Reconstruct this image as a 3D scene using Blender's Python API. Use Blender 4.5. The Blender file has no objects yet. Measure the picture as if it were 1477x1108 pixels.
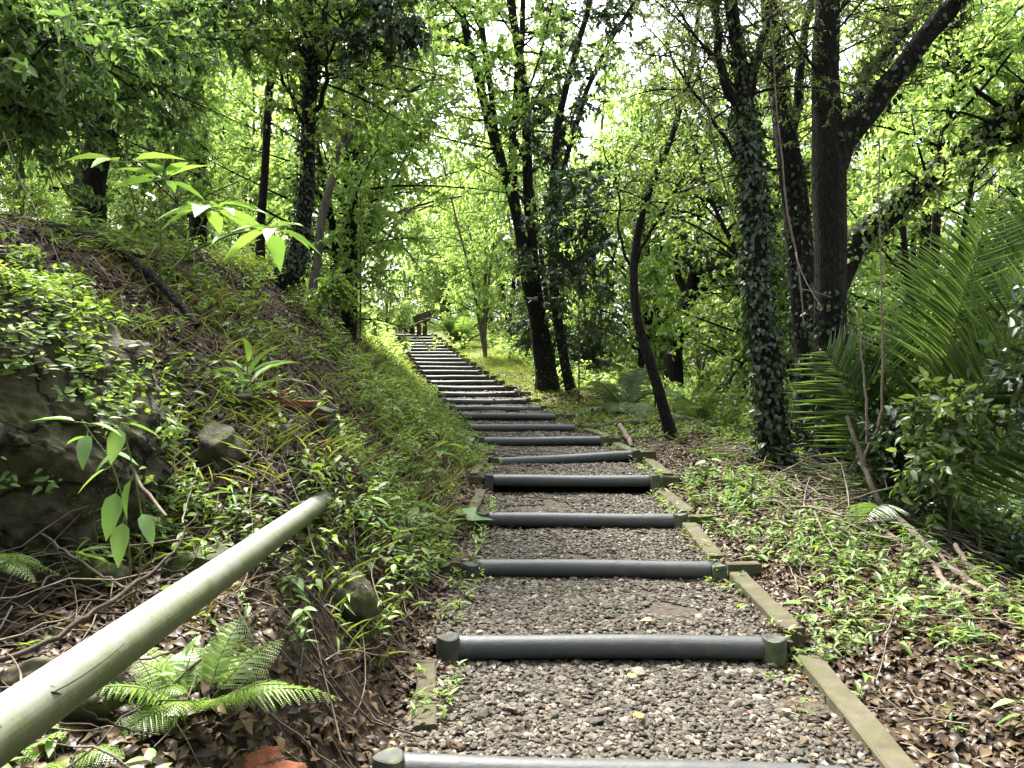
import bpy, math, random
import numpy as np
from mathutils import Vector
PI = math.pi
rng = np.random.default_rng(7)
random.seed(7)
F = 1063.0; CX = 738.5; CY = 554.0; CAMZ = 1.5
S = bpy.context.scene
COL = S.collection

def at(px, py, d):
    """world point seen at photo position (px, py) when it stands d metres ahead"""
    return np.array(((px-CX)*d/F, d, CAMZ-(py-CY)*d/F))

# ------------------------------------------------------------------ noise
def _hash(ix, iy, s):
    n = (ix.astype(np.int64)*374761393 + iy.astype(np.int64)*668265263 + s*974634777) & 0xffffffff
    n = ((n ^ (n >> 13))*1274126177) & 0xffffffff
    n = (n ^ (n >> 16)) & 0xffffffff
    return n/4294967295.0
def vnoise(x, y, s=0):
    x = np.asarray(x, float); y = np.asarray(y, float)
    ix = np.floor(x); iy = np.floor(y); fx = x-ix; fy = y-iy
    fx = fx*fx*(3-2*fx); fy = fy*fy*(3-2*fy)
    a = _hash(ix, iy, s); b = _hash(ix+1, iy, s); c = _hash(ix, iy+1, s); d = _hash(ix+1, iy+1, s)
    return (a*(1-fx)+b*fx)*(1-fy)+(c*(1-fx)+d*fx)*fy*1.0
def fbm(x, y, s=0, o=4):
    r = 0; a = .5; f = 1.0
    for k in range(o):
        r = r+a*(vnoise(x*f, y*f, s+k)-.5); a *= .5; f *= 2.03
    return r
def sstep(a, b, x):
    t = np.clip((x-a)/(b-a), 0, 1); return t*t*(3-2*t)

# ------------------------------------------------------------------ the staircase and the land
# log number, photo height of its top, left and right end in the photo
ST = [(0, 1098, 640, 1215), (1, 917, 662, 1096), (2, 808, 684, 1028), (3, 740, 703, 973), (4, 685, 719, 929),
      (5, 655, 724, 908), (6, 630, 702, 862), (7, 612, 684, 824), (8, 596, 670, 798), (9, 585.5, 659, 778),
      (10, 575, 648, 757), (11, 565, 637, 742), (12, 556.5, 628, 729), (13, 549, 622, 713), (14, 541.5, 614, 702),
      (15, 534, 608, 692), (16, 528, 604, 684), (17, 522, 600, 674), (18, 516.5, 597, 667), (19, 511.5, 593, 659),
      (20, 507, 591, 653), (21, 502.5, 588, 647), (22, 498, 586, 641), (23, 494, 583, 636), (24, 490, 581, 631),
      (25, 486, 578, 626), (26, 482, 575, 620)]
SD = []
for i, yt, xl, xr in ST:
    d = 3.68+1.17*(i-1) if i else 2.66
    z = CAMZ-(yt-CY)*d/F
    SD.append((d, ((xl+xr)/2-CX)*d/F, z))
SDa = np.array(SD)
Ys = np.concatenate(([-30, 0, 1.5], SDa[:, 0], [36, 42, 60, 300]))
Cs = np.concatenate(([.35, .4, .42], SDa[:, 1], [-5.0, -7.5, -14, -60]))
Zs = np.concatenate(([-.7, -.05, .03], SDa[:, 2], [4.15, 4.5, 4.2, -20]))
def cpath(y): return np.interp(y, Ys, Cs)
def ppath(y): return np.interp(y, Ys, Zs)-.07
HW = .92
def ground_h(x, y, detail=True):
    x = np.asarray(x, float); y = np.asarray(y, float)
    c = cpath(y); p = ppath(y)
    u = c-HW-x; v = x-(c+HW)
    uu = np.maximum(u, 0)
    far = .15*np.minimum(uu, .3)+.9*np.clip(uu-.3, 0, 2.35)+.10*np.clip(uu-2.65, 0, 7)-.12*np.clip(uu-12, 0, 60)
    near = .42*sstep(.05, .55, uu)+.08*uu + 1.15*sstep(1.75, 2.35, uu)+.25*np.clip(uu-2.3, 0, 6)-.12*np.clip(uu-12, 0, 60)
    k = sstep(3.0, 4.7, y+.35*np.clip(uu-1, 0, 2))
    b = near*(1-k)+far*k
    # the bank is lower beside the last flight
    b = b*(1-.25*sstep(22, 34, y))
    vv = np.maximum(v, 0)
    r = .05*np.minimum(vv, 1.2)-.42*np.clip(vv-1.45, 0, 3.2)-.2*np.clip(vv-4.65, 0, 6)-.05*np.clip(vv-10.6, 0, 60)
    r = r*(1-.35*sstep(12, 20, y))
    h = p+np.where(u > 0, b, 0)+np.where(v > 0, r, 0)
    h = h+.50*np.exp(-((x+1.2)/.40)**2-((y-4.35)/.72)**2)*(u > 0)*sstep(0, .3, uu)
    if detail:
        w = sstep(-.02, .6, np.maximum(u, v))
        amp = .10+.22*np.clip(uu/2, 0, 1)
        h = h+w*(amp*fbm(x*1.3, y*1.3, 3, 4)+.07*fbm(x*6, y*6, 9, 3))
        face = sstep(1.35, 1.5, uu)*(1-sstep(1.9, 2.3, uu))*(1-k)
        h = h+face*.1*fbm(x*3+7, y*3.3, 21, 5)
        h = h-.05*(1-w)
    return h
def gh(x, y): return float(ground_h(np.array([x]), np.array([y]))[0])

# ------------------------------------------------------------------ mesh builder
class MB:
    def __init__(s): s.v = []; s.f = []; s.n = 0; s.r = []; s.m = []
    def add(s, v, f, r=None, mat=0):
        v = np.asarray(v, np.float32).reshape(-1, 3); f = np.asarray(f, np.int64)
        s.v.append(v); s.f.append(f+s.n); s.n += len(v)
        s.r.append(np.full(len(v), .5, np.float32) if r is None else np.broadcast_to(np.asarray(r, np.float32), (len(v),)).copy())
        s.m.append(np.full(len(f), mat, np.int32))
    def mesh(s, name, mats, smooth=True):
        me = bpy.data.meshes.new(name)
        v = np.concatenate(s.v); me.vertices.add(len(v)); me.vertices.foreach_set('co', v.ravel())
        tot = np.concatenate([np.full(len(f), f.shape[1], np.int32) for f in s.f])
        loops = np.concatenate([f.ravel() for f in s.f]).astype(np.int32)
        me.loops.add(len(loops)); me.loops.foreach_set('vertex_index', loops)
        me.polygons.add(len(tot))
        st = np.concatenate(([0], np.cumsum(tot)[:-1])).astype(np.int32)
        me.polygons.foreach_set('loop_start', st); me.polygons.foreach_set('loop_total', tot)
        me.polygons.foreach_set('material_index', np.concatenate(s.m))
        me.polygons.foreach_set('use_smooth', np.full(len(tot), bool(smooth)))
        a = me.attributes.new('rnd', 'FLOAT', 'POINT'); a.data.foreach_set('value', np.concatenate(s.r))
        for m in (mats if isinstance(mats, (list, tuple)) else [mats]): me.materials.append(m)
        me.update(); me.validate()
        return me
    def obj(s, name, mats, parent=None, smooth=True, origin=None):
        """links the collected shapes as ONE mesh object; origin moves the object's own origin"""
        if origin is not None:
            o_ = np.asarray(origin, np.float32); s.v = [a-o_ for a in s.v]
        o = bpy.data.objects.new(name, s.mesh(name, mats, smooth)); COL.objects.link(o)
        if origin is not None and parent is None: o.location = [float(q) for q in origin]
        if parent is not None: o.parent = parent
        return o
def tag(o, label=None, cat=None, group=None, kind=None):
    if label: o['label'] = label
    if cat: o['category'] = cat
    if group: o['group'] = group
    if kind: o['kind'] = kind
    return o
def thing(name, label, cat, loc=(0, 0, 0), group=None):
    o = bpy.data.objects.new(name, None); COL.objects.link(o); o.empty_display_size = .2
    o.location = [float(q) for q in loc]
    return tag(o, label, cat, group)
def copy_thing(src, loc, rz=0, sc=1.0, label=None, group=None, rx=0, ry=0):
    r = src.copy(); COL.objects.link(r)
    r.location = [float(q) for q in loc]; r.rotation_euler = (rx, ry, rz); r.scale = (sc,)*3 if np.isscalar(sc) else sc
    if label: r['label'] = label
    if group: r['group'] = group
    for ch in list(src.children):
        c = ch.copy(); COL.objects.link(c); c.parent = r
        for g in list(ch.children):
            e = g.copy(); COL.objects.link(e); e.parent = c
    return r

def nrm(a):
    return a/np.maximum(np.linalg.norm(a, axis=-1, keepdims=True), 1e-9)
def tubes(mb, P, R, seg=6, mat=0, r=None, cap=False):
    """P (N,K,3) centre lines, R (N,K) radii"""
    P = np.asarray(P, float); R = np.asarray(R, float)
    if P.ndim == 2: P = P[None]; R = R[None]
    N, K, _ = P.shape
    T = np.empty_like(P); T[:, 1:-1] = P[:, 2:]-P[:, :-2]; T[:, 0] = P[:, 1]-P[:, 0]; T[:, -1] = P[:, -1]-P[:, -2]
    T = nrm(T)
    mean = nrm(P[:, -1]-P[:, 0])
    ref = np.where(np.abs(mean[:, 2:3]) > .8, np.array([[1., .13, 0]]), np.array([[.1, .05, 1.]]))
    A = nrm(np.cross(T, ref[:, None, :])); B = np.cross(T, A)
    th = np.arange(seg)*2*PI/seg
    V = P[:, :, None, :]+R[:, :, None, None]*(np.cos(th)[None, None, :, None]*A[:, :, None, :]+np.sin(th)[None, None, :, None]*B[:, :, None, :])
    V = V.reshape(-1, 3)
    k = np.arange(K-1); j = np.arange(seg); n = np.arange(N)
    a = (n[:, None, None]*K+k[None, :, None])*seg+j[None, None, :]
    b = (n[:, None, None]*K+k[None, :, None])*seg+(j[None, None, :]+1) % seg
    f = np.stack([a, b, b+seg, a+seg], -1).reshape(-1, 4)[:, ::-1]
    mb.add(V, f, None if r is None else np.repeat(np.broadcast_to(r, (N,)), K*seg), mat)
    if cap:
        base = mb.n-len(V)
        for q in range(N):
            for kk, rev in ((0, False), (K-1, True)):
                idx = np.arange(seg)+(q*K+kk)*seg
                if rev: idx = idx[::-1]
                mb.f.append((idx+base)[None]); mb.m.append(np.full(1, mat, np.int32))
def smooth_line(pts, n=24):
    """Catmull-Rom through rows (x,y,z,r)"""
    p = np.asarray(pts, float); p = np.vstack([2*p[0]-p[1], p, 2*p[-1]-p[-2]])
    m = len(p)-3; out = []
    for t in np.linspace(0, m-1e-6, n):
        i = int(t); u = t-i; a, b, c, d = p[i:i+4]
        out.append(.5*((2*b)+(-a+c)*u+(2*a-5*b+4*c-d)*u*u+(-a+3*b-3*c+d)*u**3))
    return np.array(out)
def bark_tube(mb, line, seg=14, rough=.10, seed=0, mat=0, flare=0):
    """a trunk: rings with an uneven outline"""
    L = np.asarray(line); K = len(L)
    P = L[:, :3]; R = np.maximum(L[:, 3], .002)
    T = nrm(np.gradient(P, axis=0)); ref = np.array([1., .1, .05]) if abs(nrm(P[-1]-P[0])[0]) < .8 else np.array([0, .1, 1.])
    A = nrm(np.cross(T, ref)); B = np.cross(T, A)
    th = np.arange(seg)*2*PI/seg
    s = np.concatenate(([0], np.cumsum(np.linalg.norm(np.diff(P, axis=0), axis=1))))
    TH, SS = np.meshgrid(th, s)
    w = 1+rough*2*(fbm(np.cos(TH)*2.2+seed, np.sin(TH)*2.2+SS*1.6, 31+seed, 4))
    if flare: w = w+flare*np.exp(-SS/.22)*(.55+.45*np.cos(TH*4+seed))
    V = P[:, None]+(R[:, None]*w)[..., None]*(np.cos(TH)[..., None]*A[:, None]+np.sin(TH)[..., None]*B[:, None])
    k = np.arange(K-1)[:, None]; j = np.arange(seg)[None]
    a = k*seg+j; b = k*seg+(j+1) % seg
    mb.add(V.reshape(-1, 3), np.stack([a, b, b+seg, a+seg], -1).reshape(-1, 4)[:, ::-1], None, mat)

# leaf shapes: length along x, width along y
def leaf_tpl(kind):
    if kind == 'quad':
        v = [(0, 0, 0), (.42, .5, .09), (1, 0, -.06), (.42, -.5, .09)]; f = [(0, 3, 2, 1)]
        return np.array(v, float), np.array(f)
    prof = {'lance': [(0, .05), (.18, .42), (.42, .5), (.72, .28), (1, .0)],
            'ovate': [(0, .06), (.14, .42), (.38, .5), (.7, .33), (1, .0)],
            'heart': [(-.12, .28), (.08, .5), (.35, .47), (.68, .27), (1, .0)],
            'blade': [(0, .25), (.25, .5), (.5, .45), (.78, .27), (1, .02)],
            'dead': [(0, .02), (.2, .34), (.48, .5), (.76, .26), (1.05, .0)]}[kind]
    v = []; n = len(prof)
    for k, (x, w) in enumerate(prof):
        z = -.20*x*x+.03
        if kind == 'blade': z = -.5*x*x
        if kind == 'dead': z = .22*x*(1-x)*2
        fold = .14*w if kind != 'dead' else .22*w*(1 if k != 3 else -.6)
        v += [(x, w, z+fold), (x, 0, z), (x, -w, z+fold*.8)]
    f = []
    for k in range(n-1):
        a = 3*k
        f += [(a, a+1, a+4, a+3), (a+1, a+2, a+5, a+4)]
    return np.array(v, float), np.array(f)[:, ::-1]
TPL = {k: leaf_tpl(k) for k in ('quad', 'lance', 'ovate', 'heart', 'blade', 'dead')}
def leaves(mb, kind, pos, d, up, size, width, r=None, mat=0, zs=1.0):
    tv, tf = TPL[kind]
    pos = np.asarray(pos, float).reshape(-1, 3); N = len(pos)
    if N == 0: return
    d = nrm(np.broadcast_to(d, (N, 3)).astype(float)); up = np.broadcast_to(up, (N, 3))
    sd = nrm(np.cross(up, d)); nn = np.cross(d, sd)
    size = np.broadcast_to(size, (N,)).astype(float); width = np.broadcast_to(width, (N,))*size
    V = pos[:, None]+tv[None, :, 0:1]*(d*size[:, None])[:, None]+tv[None, :, 1:2]*(sd*width[:, None])[:, None]+tv[None, :, 2:3]*(nn*size[:, None]*zs)[:, None]
    nv = len(tv)
    f = (np.arange(N)[:, None, None]*nv+tf[None]).reshape(-1, tf.shape[1])
    if r is None: r = rng.random(N)
    mb.add(V.reshape(-1, 3), f, np.repeat(np.broadcast_to(r, (N,)), nv), mat)
def rv(n, s=1.0): return rng.normal(0, s, (n, 3))

# ------------------------------------------------------------------ materials
def newmat(name):
    m = bpy.data.materials.new(name); m.use_nodes = True
    nt = m.node_tree; nt.nodes.clear()
    out = nt.nodes.new('ShaderNodeOutputMaterial')
    return m, nt, out
def N(nt, t, **kw):
    n = nt.nodes.new('ShaderNode'+t)
    for k, v in kw.items():
        if k.startswith('i_'):
            key = k[2:]; key = int(key) if key.isdigit() else key
            n.inputs[key].default_value = v
        else: setattr(n, k, v)
    return n
def ramp(nt, fac, stops):
    r = N(nt, 'ValToRGB'); e = r.color_ramp.elements
    while len(e) < len(stops): e.new(.5)
    for q, (p, c) in zip(e, stops): q.position = p; q.color = (*c, 1)
    nt.links.new(fac, r.inputs[0]); return r.outputs[0]
def leaf_mat(name, stops, trans=.45, gloss=.07, grough=.38, mottle=.0, tint=(1.25, 1.2, .6), pale=.12):
    stops = [(p, tuple(c[i]*(1-pale)+(c[0]*.3+c[1]*.6+c[2]*.1)*pale*(1.1, 1.0, .75)[i] for i in range(3))) for p, c in stops]
    m, nt, out = newmat(name); L = nt.links.new
    at_ = N(nt, 'Attribute', attribute_name='rnd')
    col = ramp(nt, at_.outputs['Fac'], stops)
    if mottle:
        tc = N(nt, 'TexCoord'); nz = N(nt, 'TexNoise', i_Scale=9.0, i_Detail=3.0)
        L(tc.outputs['Object'], nz.inputs[0])
        mx = N(nt, 'MixRGB', blend_type='MULTIPLY'); mx.inputs[0].default_value = mottle
        L(col, mx.inputs[1]); L(ramp(nt, nz.outputs[0], [(.3, (.45, .45, .45)), (.7, (1.3, 1.3, 1.1))]), mx.inputs[2]); col = mx.outputs[0]
    df = N(nt, 'BsdfDiffuse'); L(col, df.inputs[0])
    tr = N(nt, 'BsdfTranslucent'); tm = N(nt, 'MixRGB', blend_type='MULTIPLY'); tm.inputs[0].default_value = 1
    tm.inputs[2].default_value = (*tint, 1); L(col, tm.inputs[1]); L(tm.outputs[0], tr.inputs[0])
    a = N(nt, 'MixShader'); a.inputs[0].default_value = trans; L(df.outputs[0], a.inputs[1]); L(tr.outputs[0], a.inputs[2])
    g = N(nt, 'BsdfGlossy'); g.inputs[0].default_value = (1, 1, 1, 1); g.inputs['Roughness'].default_value = grough
    b = N(nt, 'MixShader'); b.inputs[0].default_value = gloss; L(a.outputs[0], b.inputs[1]); L(g.outputs[0], b.inputs[2])
    L(b.outputs[0], out.inputs[0]); return m
def rough_mat(name, stops, scale=6.0, detail=8.0, rough=.9, bump=.5, bscale=None, stretch=(1, 1, 1), moss=None, moss_lo=.5, moss_hi=.65, moss_scale=2.5, rnd=None, spec=.3, dist=.02, crack=None):
    m, nt, out = newmat(name); L = nt.links.new
    tc = N(nt, 'TexCoord'); mp = N(nt, 'Mapping'); mp.inputs['Scale'].default_value = stretch
    L(tc.outputs['Object'], mp.inputs[0])
    nz = N(nt, 'TexNoise', i_Scale=scale, i_Detail=detail, i_Roughness=.65); L(mp.outputs[0], nz.inputs[0])
    col = ramp(nt, nz.outputs[0], stops)
    if rnd:
        at_ = N(nt, 'Attribute', attribute_name='rnd')
        mx = N(nt, 'MixRGB', blend_type='MULTIPLY'); mx.inputs[0].default_value = 1
        L(col, mx.inputs[1]); L(ramp(nt, at_.outputs['Fac'], rnd), mx.inputs[2]); col = mx.outputs[0]
    if moss:
        n2 = N(nt, 'TexNoise', i_Scale=moss_scale, i_Detail=8.0, i_Roughness=.7); L(tc.outputs['Object'], n2.inputs[0])
        mx = N(nt, 'MixRGB'); L(ramp(nt, n2.outputs[0], [(moss_lo, (0, 0, 0)), (moss_hi, (1, 1, 1))]), mx.inputs[0])
        L(col, mx.inputs[1]); mx.inputs[2].default_value = (*moss, 1); col = mx.outputs[0]
    if crack:
        vo = N(nt, 'TexVoronoi', feature='DISTANCE_TO_EDGE', i_Scale=crack[0]); wn = N(nt, 'TexNoise', i_Scale=scale*.7, i_Detail=5.0); L(mp.outputs[0], wn.inputs[0])
        wm = N(nt, 'MixRGB', blend_type='ADD'); wm.inputs[0].default_value = crack[3]; L(mp.outputs[0], wm.inputs[1]); L(wn.outputs['Color'], wm.inputs[2]); L(wm.outputs[0], vo.inputs['Vector'])
        ck = ramp(nt, vo.outputs['Distance'], [(0, (crack[2],)*3), (crack[1], (1, 1, 1))])
        mx = N(nt, 'MixRGB', blend_type='MULTIPLY'); mx.inputs[0].default_value = 1; L(col, mx.inputs[1]); L(ck, mx.inputs[2]); col = mx.outputs[0]
    p = N(nt, 'BsdfPrincipled'); L(col, p.inputs['Base Color']); p.inputs['Roughness'].default_value = rough
    p.inputs['Specular IOR Level'].default_value = spec
    n3 = N(nt, 'TexNoise', i_Scale=bscale or scale*2.5, i_Detail=6.0, i_Roughness=.7); L(mp.outputs[0], n3.inputs[0])
    bp = N(nt, 'Bump', i_Strength=bump, i_Distance=dist); L(n3.outputs[0], bp.inputs['Height']); L(bp.outputs[0], p.inputs['Normal'])
    if crack:
        b2 = N(nt, 'Bump', i_Strength=1.0, i_Distance=dist*1.2); L(ck, b2.inputs['Height']); L(bp.outputs[0], b2.inputs['Normal']); L(b2.outputs[0], p.inputs['Normal'])
    L(p.outputs[0], out.inputs[0]); return m

M = {}
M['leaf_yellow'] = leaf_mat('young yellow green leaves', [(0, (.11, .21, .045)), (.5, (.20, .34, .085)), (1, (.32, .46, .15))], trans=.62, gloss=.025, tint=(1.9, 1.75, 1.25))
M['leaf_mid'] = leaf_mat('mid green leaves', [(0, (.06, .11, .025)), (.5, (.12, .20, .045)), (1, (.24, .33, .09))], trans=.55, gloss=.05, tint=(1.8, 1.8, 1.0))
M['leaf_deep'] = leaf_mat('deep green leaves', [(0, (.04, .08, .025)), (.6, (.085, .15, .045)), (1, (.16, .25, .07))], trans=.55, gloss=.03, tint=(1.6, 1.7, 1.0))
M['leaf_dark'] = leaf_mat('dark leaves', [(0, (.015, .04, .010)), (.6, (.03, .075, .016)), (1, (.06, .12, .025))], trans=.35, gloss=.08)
M['needle'] = leaf_mat('feathery leaves', [(0, (.05, .085, .03)), (.6, (.09, .14, .045)), (1, (.15, .21, .06))], trans=.5, gloss=.03, tint=(1.6, 1.5, .9))
M['herb'] = leaf_mat('herb leaves', [(0, (.06, .12, .02)), (.5, (.13, .24, .035)), (1, (.24, .37, .07))], trans=.45, gloss=.03, grough=.5, tint=(1.4, 1.3, .7))
M['herb_pale'] = leaf_mat('broad pale leaves', [(0, (.08, .18, .04)), (.6, (.13, .27, .06)), (1, (.21, .36, .08))], trans=.4, gloss=.03, grough=.5)
M['fern'] = leaf_mat('fern', [(0, (.10, .21, .02)), (.6, (.17, .31, .035)), (1, (.27, .42, .06))], trans=.4, gloss=.04)
M['palm'] = leaf_mat('palm leaflets', [(0, (.05, .10, .02)), (.6, (.09, .17, .04)), (1, (.16, .25, .06))], trans=.6, gloss=.07, grough=.35, tint=(1.8, 1.7, 1.0))
M['palm_pale'] = leaf_mat('pale fronds', [(0, (.12, .20, .10)), (1, (.22, .32, .17))], trans=.35, gloss=.05, grough=.4)
M['ivy'] = leaf_mat('ivy', [(0, (.012, .028, .008)), (.7, (.028, .060, .015)), (1, (.07, .12, .03))], trans=.2, gloss=.035, grough=.45)
M['grass'] = leaf_mat('grass', [(0, (.10, .16, .025)), (.5, (.19, .27, .04)), (1, (.34, .40, .09))], trans=.4, gloss=.04)
M['straw'] = leaf_mat('dry grass', [(0, (.16, .12, .06)), (1, (.33, .27, .15))], trans=.2, gloss=.03)
M['litter'] = leaf_mat('dead leaves', [(0, (.022, .013, .007)), (.4, (.046, .028, .015)), (.75, (.074, .047, .025)), (.95, (.105, .072, .038)), (1, (.18, .13, .06))], trans=.05, gloss=.02, grough=.42, mottle=.5, tint=(1, .8, .6))
M['orange_leaf'] = leaf_mat('orange leaf', [(0, (.45, .20, .04)), (1, (.55, .30, .06))], trans=.2, gloss=.05)
M['yellow_leaf'] = leaf_mat('yellow leaf', [(0, (.45, .38, .08)), (1, (.62, .55, .16))], trans=.25, gloss=.05)
M['bark'] = rough_mat('bark', [(.3, (.008, .006, .005)), (.55, (.022, .017, .013)), (.75, (.056, .045, .035))], scale=11, bump=1.0, stretch=(1.6, 1.6, .28), moss=(.035, .045, .018), moss_lo=.55, moss_hi=.72, dist=.03, rough=.95, crack=(26, .22, .35, .03))
M['bark_pale'] = rough_mat('pale bark', [(.3, (.06, .05, .04)), (.6, (.15, .13, .10)), (.8, (.26, .23, .18))], scale=8, bump=.7, stretch=(1.5, 1.5, .4), moss=(.08, .10, .04), moss_lo=.55, moss_hi=.72)
M['twig'] = rough_mat('dead wood', [(.3, (.08, .06, .045)), (.6, (.19, .155, .12)), (.8, (.32, .27, .21))], scale=14, bump=.5, stretch=(1, 1, .5))
M['twig_dark'] = rough_mat('dark twig', [(.3, (.035, .026, .02)), (.7, (.10, .075, .055))], scale=14, bump=.4)
M['stem'] = rough_mat('green stem', [(.3, (.07, .10, .03)), (.7, (.15, .19, .06))], scale=12, bump=.2)
M['log'] = rough_mat('dark step log', [(.25, (.024, .027, .029)), (.5, (.040, .044, .047)), (.8, (.066, .070, .070))], scale=5, detail=10, rough=.5, bump=.4, bscale=50, stretch=(.35, 1, 1), moss=(.085, .080, .062), moss_lo=.50, moss_hi=.80, moss_scale=13, spec=.45, dist=.006)
M['stake'] = rough_mat('stake', [(.3, (.025, .026, .024)), (.7, (.06, .062, .052))], scale=10, rough=.7, bump=.5, moss=(.09, .11, .05), moss_lo=.5, moss_hi=.66, moss_scale=8, dist=.008)
M['board'] = rough_mat('old board', [(.3, (.045, .036, .025)), (.6, (.09, .076, .052)), (.8, (.16, .14, .10))], scale=7, bump=.8, stretch=(1, 1, 1), moss=(.060, .062, .026), moss_lo=.40, moss_hi=.62, moss_scale=6, rough=.9, dist=.008)
M['rock'] = rough_mat('mossy rock', [(.3, (.022, .02, .014)), (.5, (.07, .064, .046)), (.66, (.13, .12, .09)), (.8, (.24, .23, .18))], scale=11, detail=12, bump=1.0, bscale=26, moss=(.065, .075, .022), moss_lo=.44, moss_hi=.60, moss_scale=7, dist=.03)
M['rock_dark'] = rough_mat('dark mossy rock', [(.3, (.018, .015, .009)), (.48, (.065, .055, .034)), (.60, (.11, .095, .062)), (.78, (.19, .17, .12))], scale=9, detail=12, bump=1.0, bscale=18, moss=(.055, .058, .020), moss_lo=.45, moss_hi=.64, moss_scale=2.6, dist=.04, crack=(3.2, .05, .3, .25))
M['brick'] = rough_mat('old brick', [(.3, (.11, .032, .015)), (.6, (.22, .075, .032)), (.8, (.30, .13, .06))], scale=18, bump=1.0, moss=(.05, .052, .03), moss_lo=.48, moss_hi=.62, moss_scale=12, dist=.012)
M['mortar'] = rough_mat('mortar', [(.3, (.02, .021, .014)), (.7, (.065, .066, .046))], scale=14, bump=1.0, dist=.015)
M['gravel'] = rough_mat('gravel stone', [(.3, (.55, .55, .55)), (.7, (1.1, 1.1, 1.1))], scale=40, bump=.25, rough=.75, dist=.002,
                        rnd=[(0, (.033, .027, .019)), (.4, (.060, .051, .037)), (.75, (.096, .083, .061)), (.94, (.165, .145, .11)), (.975, (.28, .26, .21)), (1, (.16, .07, .05))], spec=.35)
M['bed'] = rough_mat('gravel bed', [(.3, (.03, .024, .018)), (.5, (.075, .06, .046)), (.75, (.15, .13, .10))], scale=38, detail=6, bump=1.0, bscale=45, rough=.95, dist=.02)
M['bench'] = rough_mat('bench wood', [(.3, (.03, .02, .012)), (.6, (.075, .05, .03)), (.8, (.14, .10, .06))], scale=6, bump=.6, moss=(.08, .08, .03), moss_lo=.5, moss_hi=.7)
def pipe_mat():
    m, nt, out = newmat('weathered pipe'); L = nt.links.new
    tc = N(nt, 'TexCoord')
    n1 = N(nt, 'TexNoise', i_Scale=16.0, i_Detail=9.0, i_Roughness=.7); L(tc.outputs['Object'], n1.inputs[0])
    n2 = N(nt, 'TexNoise', i_Scale=2.0, i_Detail=3.0); L(tc.outputs['Object'], n2.inputs[0])
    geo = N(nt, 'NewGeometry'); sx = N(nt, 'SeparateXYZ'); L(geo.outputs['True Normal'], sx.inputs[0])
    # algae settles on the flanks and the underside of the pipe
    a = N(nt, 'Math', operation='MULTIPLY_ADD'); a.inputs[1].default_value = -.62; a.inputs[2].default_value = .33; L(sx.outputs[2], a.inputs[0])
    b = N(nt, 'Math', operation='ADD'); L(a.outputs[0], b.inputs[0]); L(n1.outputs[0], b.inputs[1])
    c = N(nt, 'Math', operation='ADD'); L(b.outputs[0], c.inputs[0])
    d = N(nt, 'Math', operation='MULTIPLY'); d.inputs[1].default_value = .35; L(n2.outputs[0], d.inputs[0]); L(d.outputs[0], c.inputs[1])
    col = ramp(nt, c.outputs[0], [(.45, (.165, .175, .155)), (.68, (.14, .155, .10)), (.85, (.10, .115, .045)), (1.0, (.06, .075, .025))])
    sp = N(nt, 'TexNoise', i_Scale=70.0, i_Detail=2.0); L(tc.outputs['Object'], sp.inputs[0])
    mx = N(nt, 'MixRGB', blend_type='MULTIPLY'); mx.inputs[0].default_value = 1; L(col, mx.inputs[1])
    L(ramp(nt, sp.outputs[0], [(.26, (.25, .25, .2)), (.33, (1, 1, 1))]), mx.inputs[2])
    p = N(nt, 'BsdfPrincipled'); L(mx.outputs[0], p.inputs['Base Color']); p.inputs['Roughness'].default_value = .55
    bp = N(nt, 'Bump', i_Strength=.35, i_Distance=.004); L(n1.outputs[0], bp.inputs['Height']); L(bp.outputs[0], p.inputs['Normal'])
    L(p.outputs[0], out.inputs[0]); return m
M['pipe'] = pipe_mat()
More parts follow.
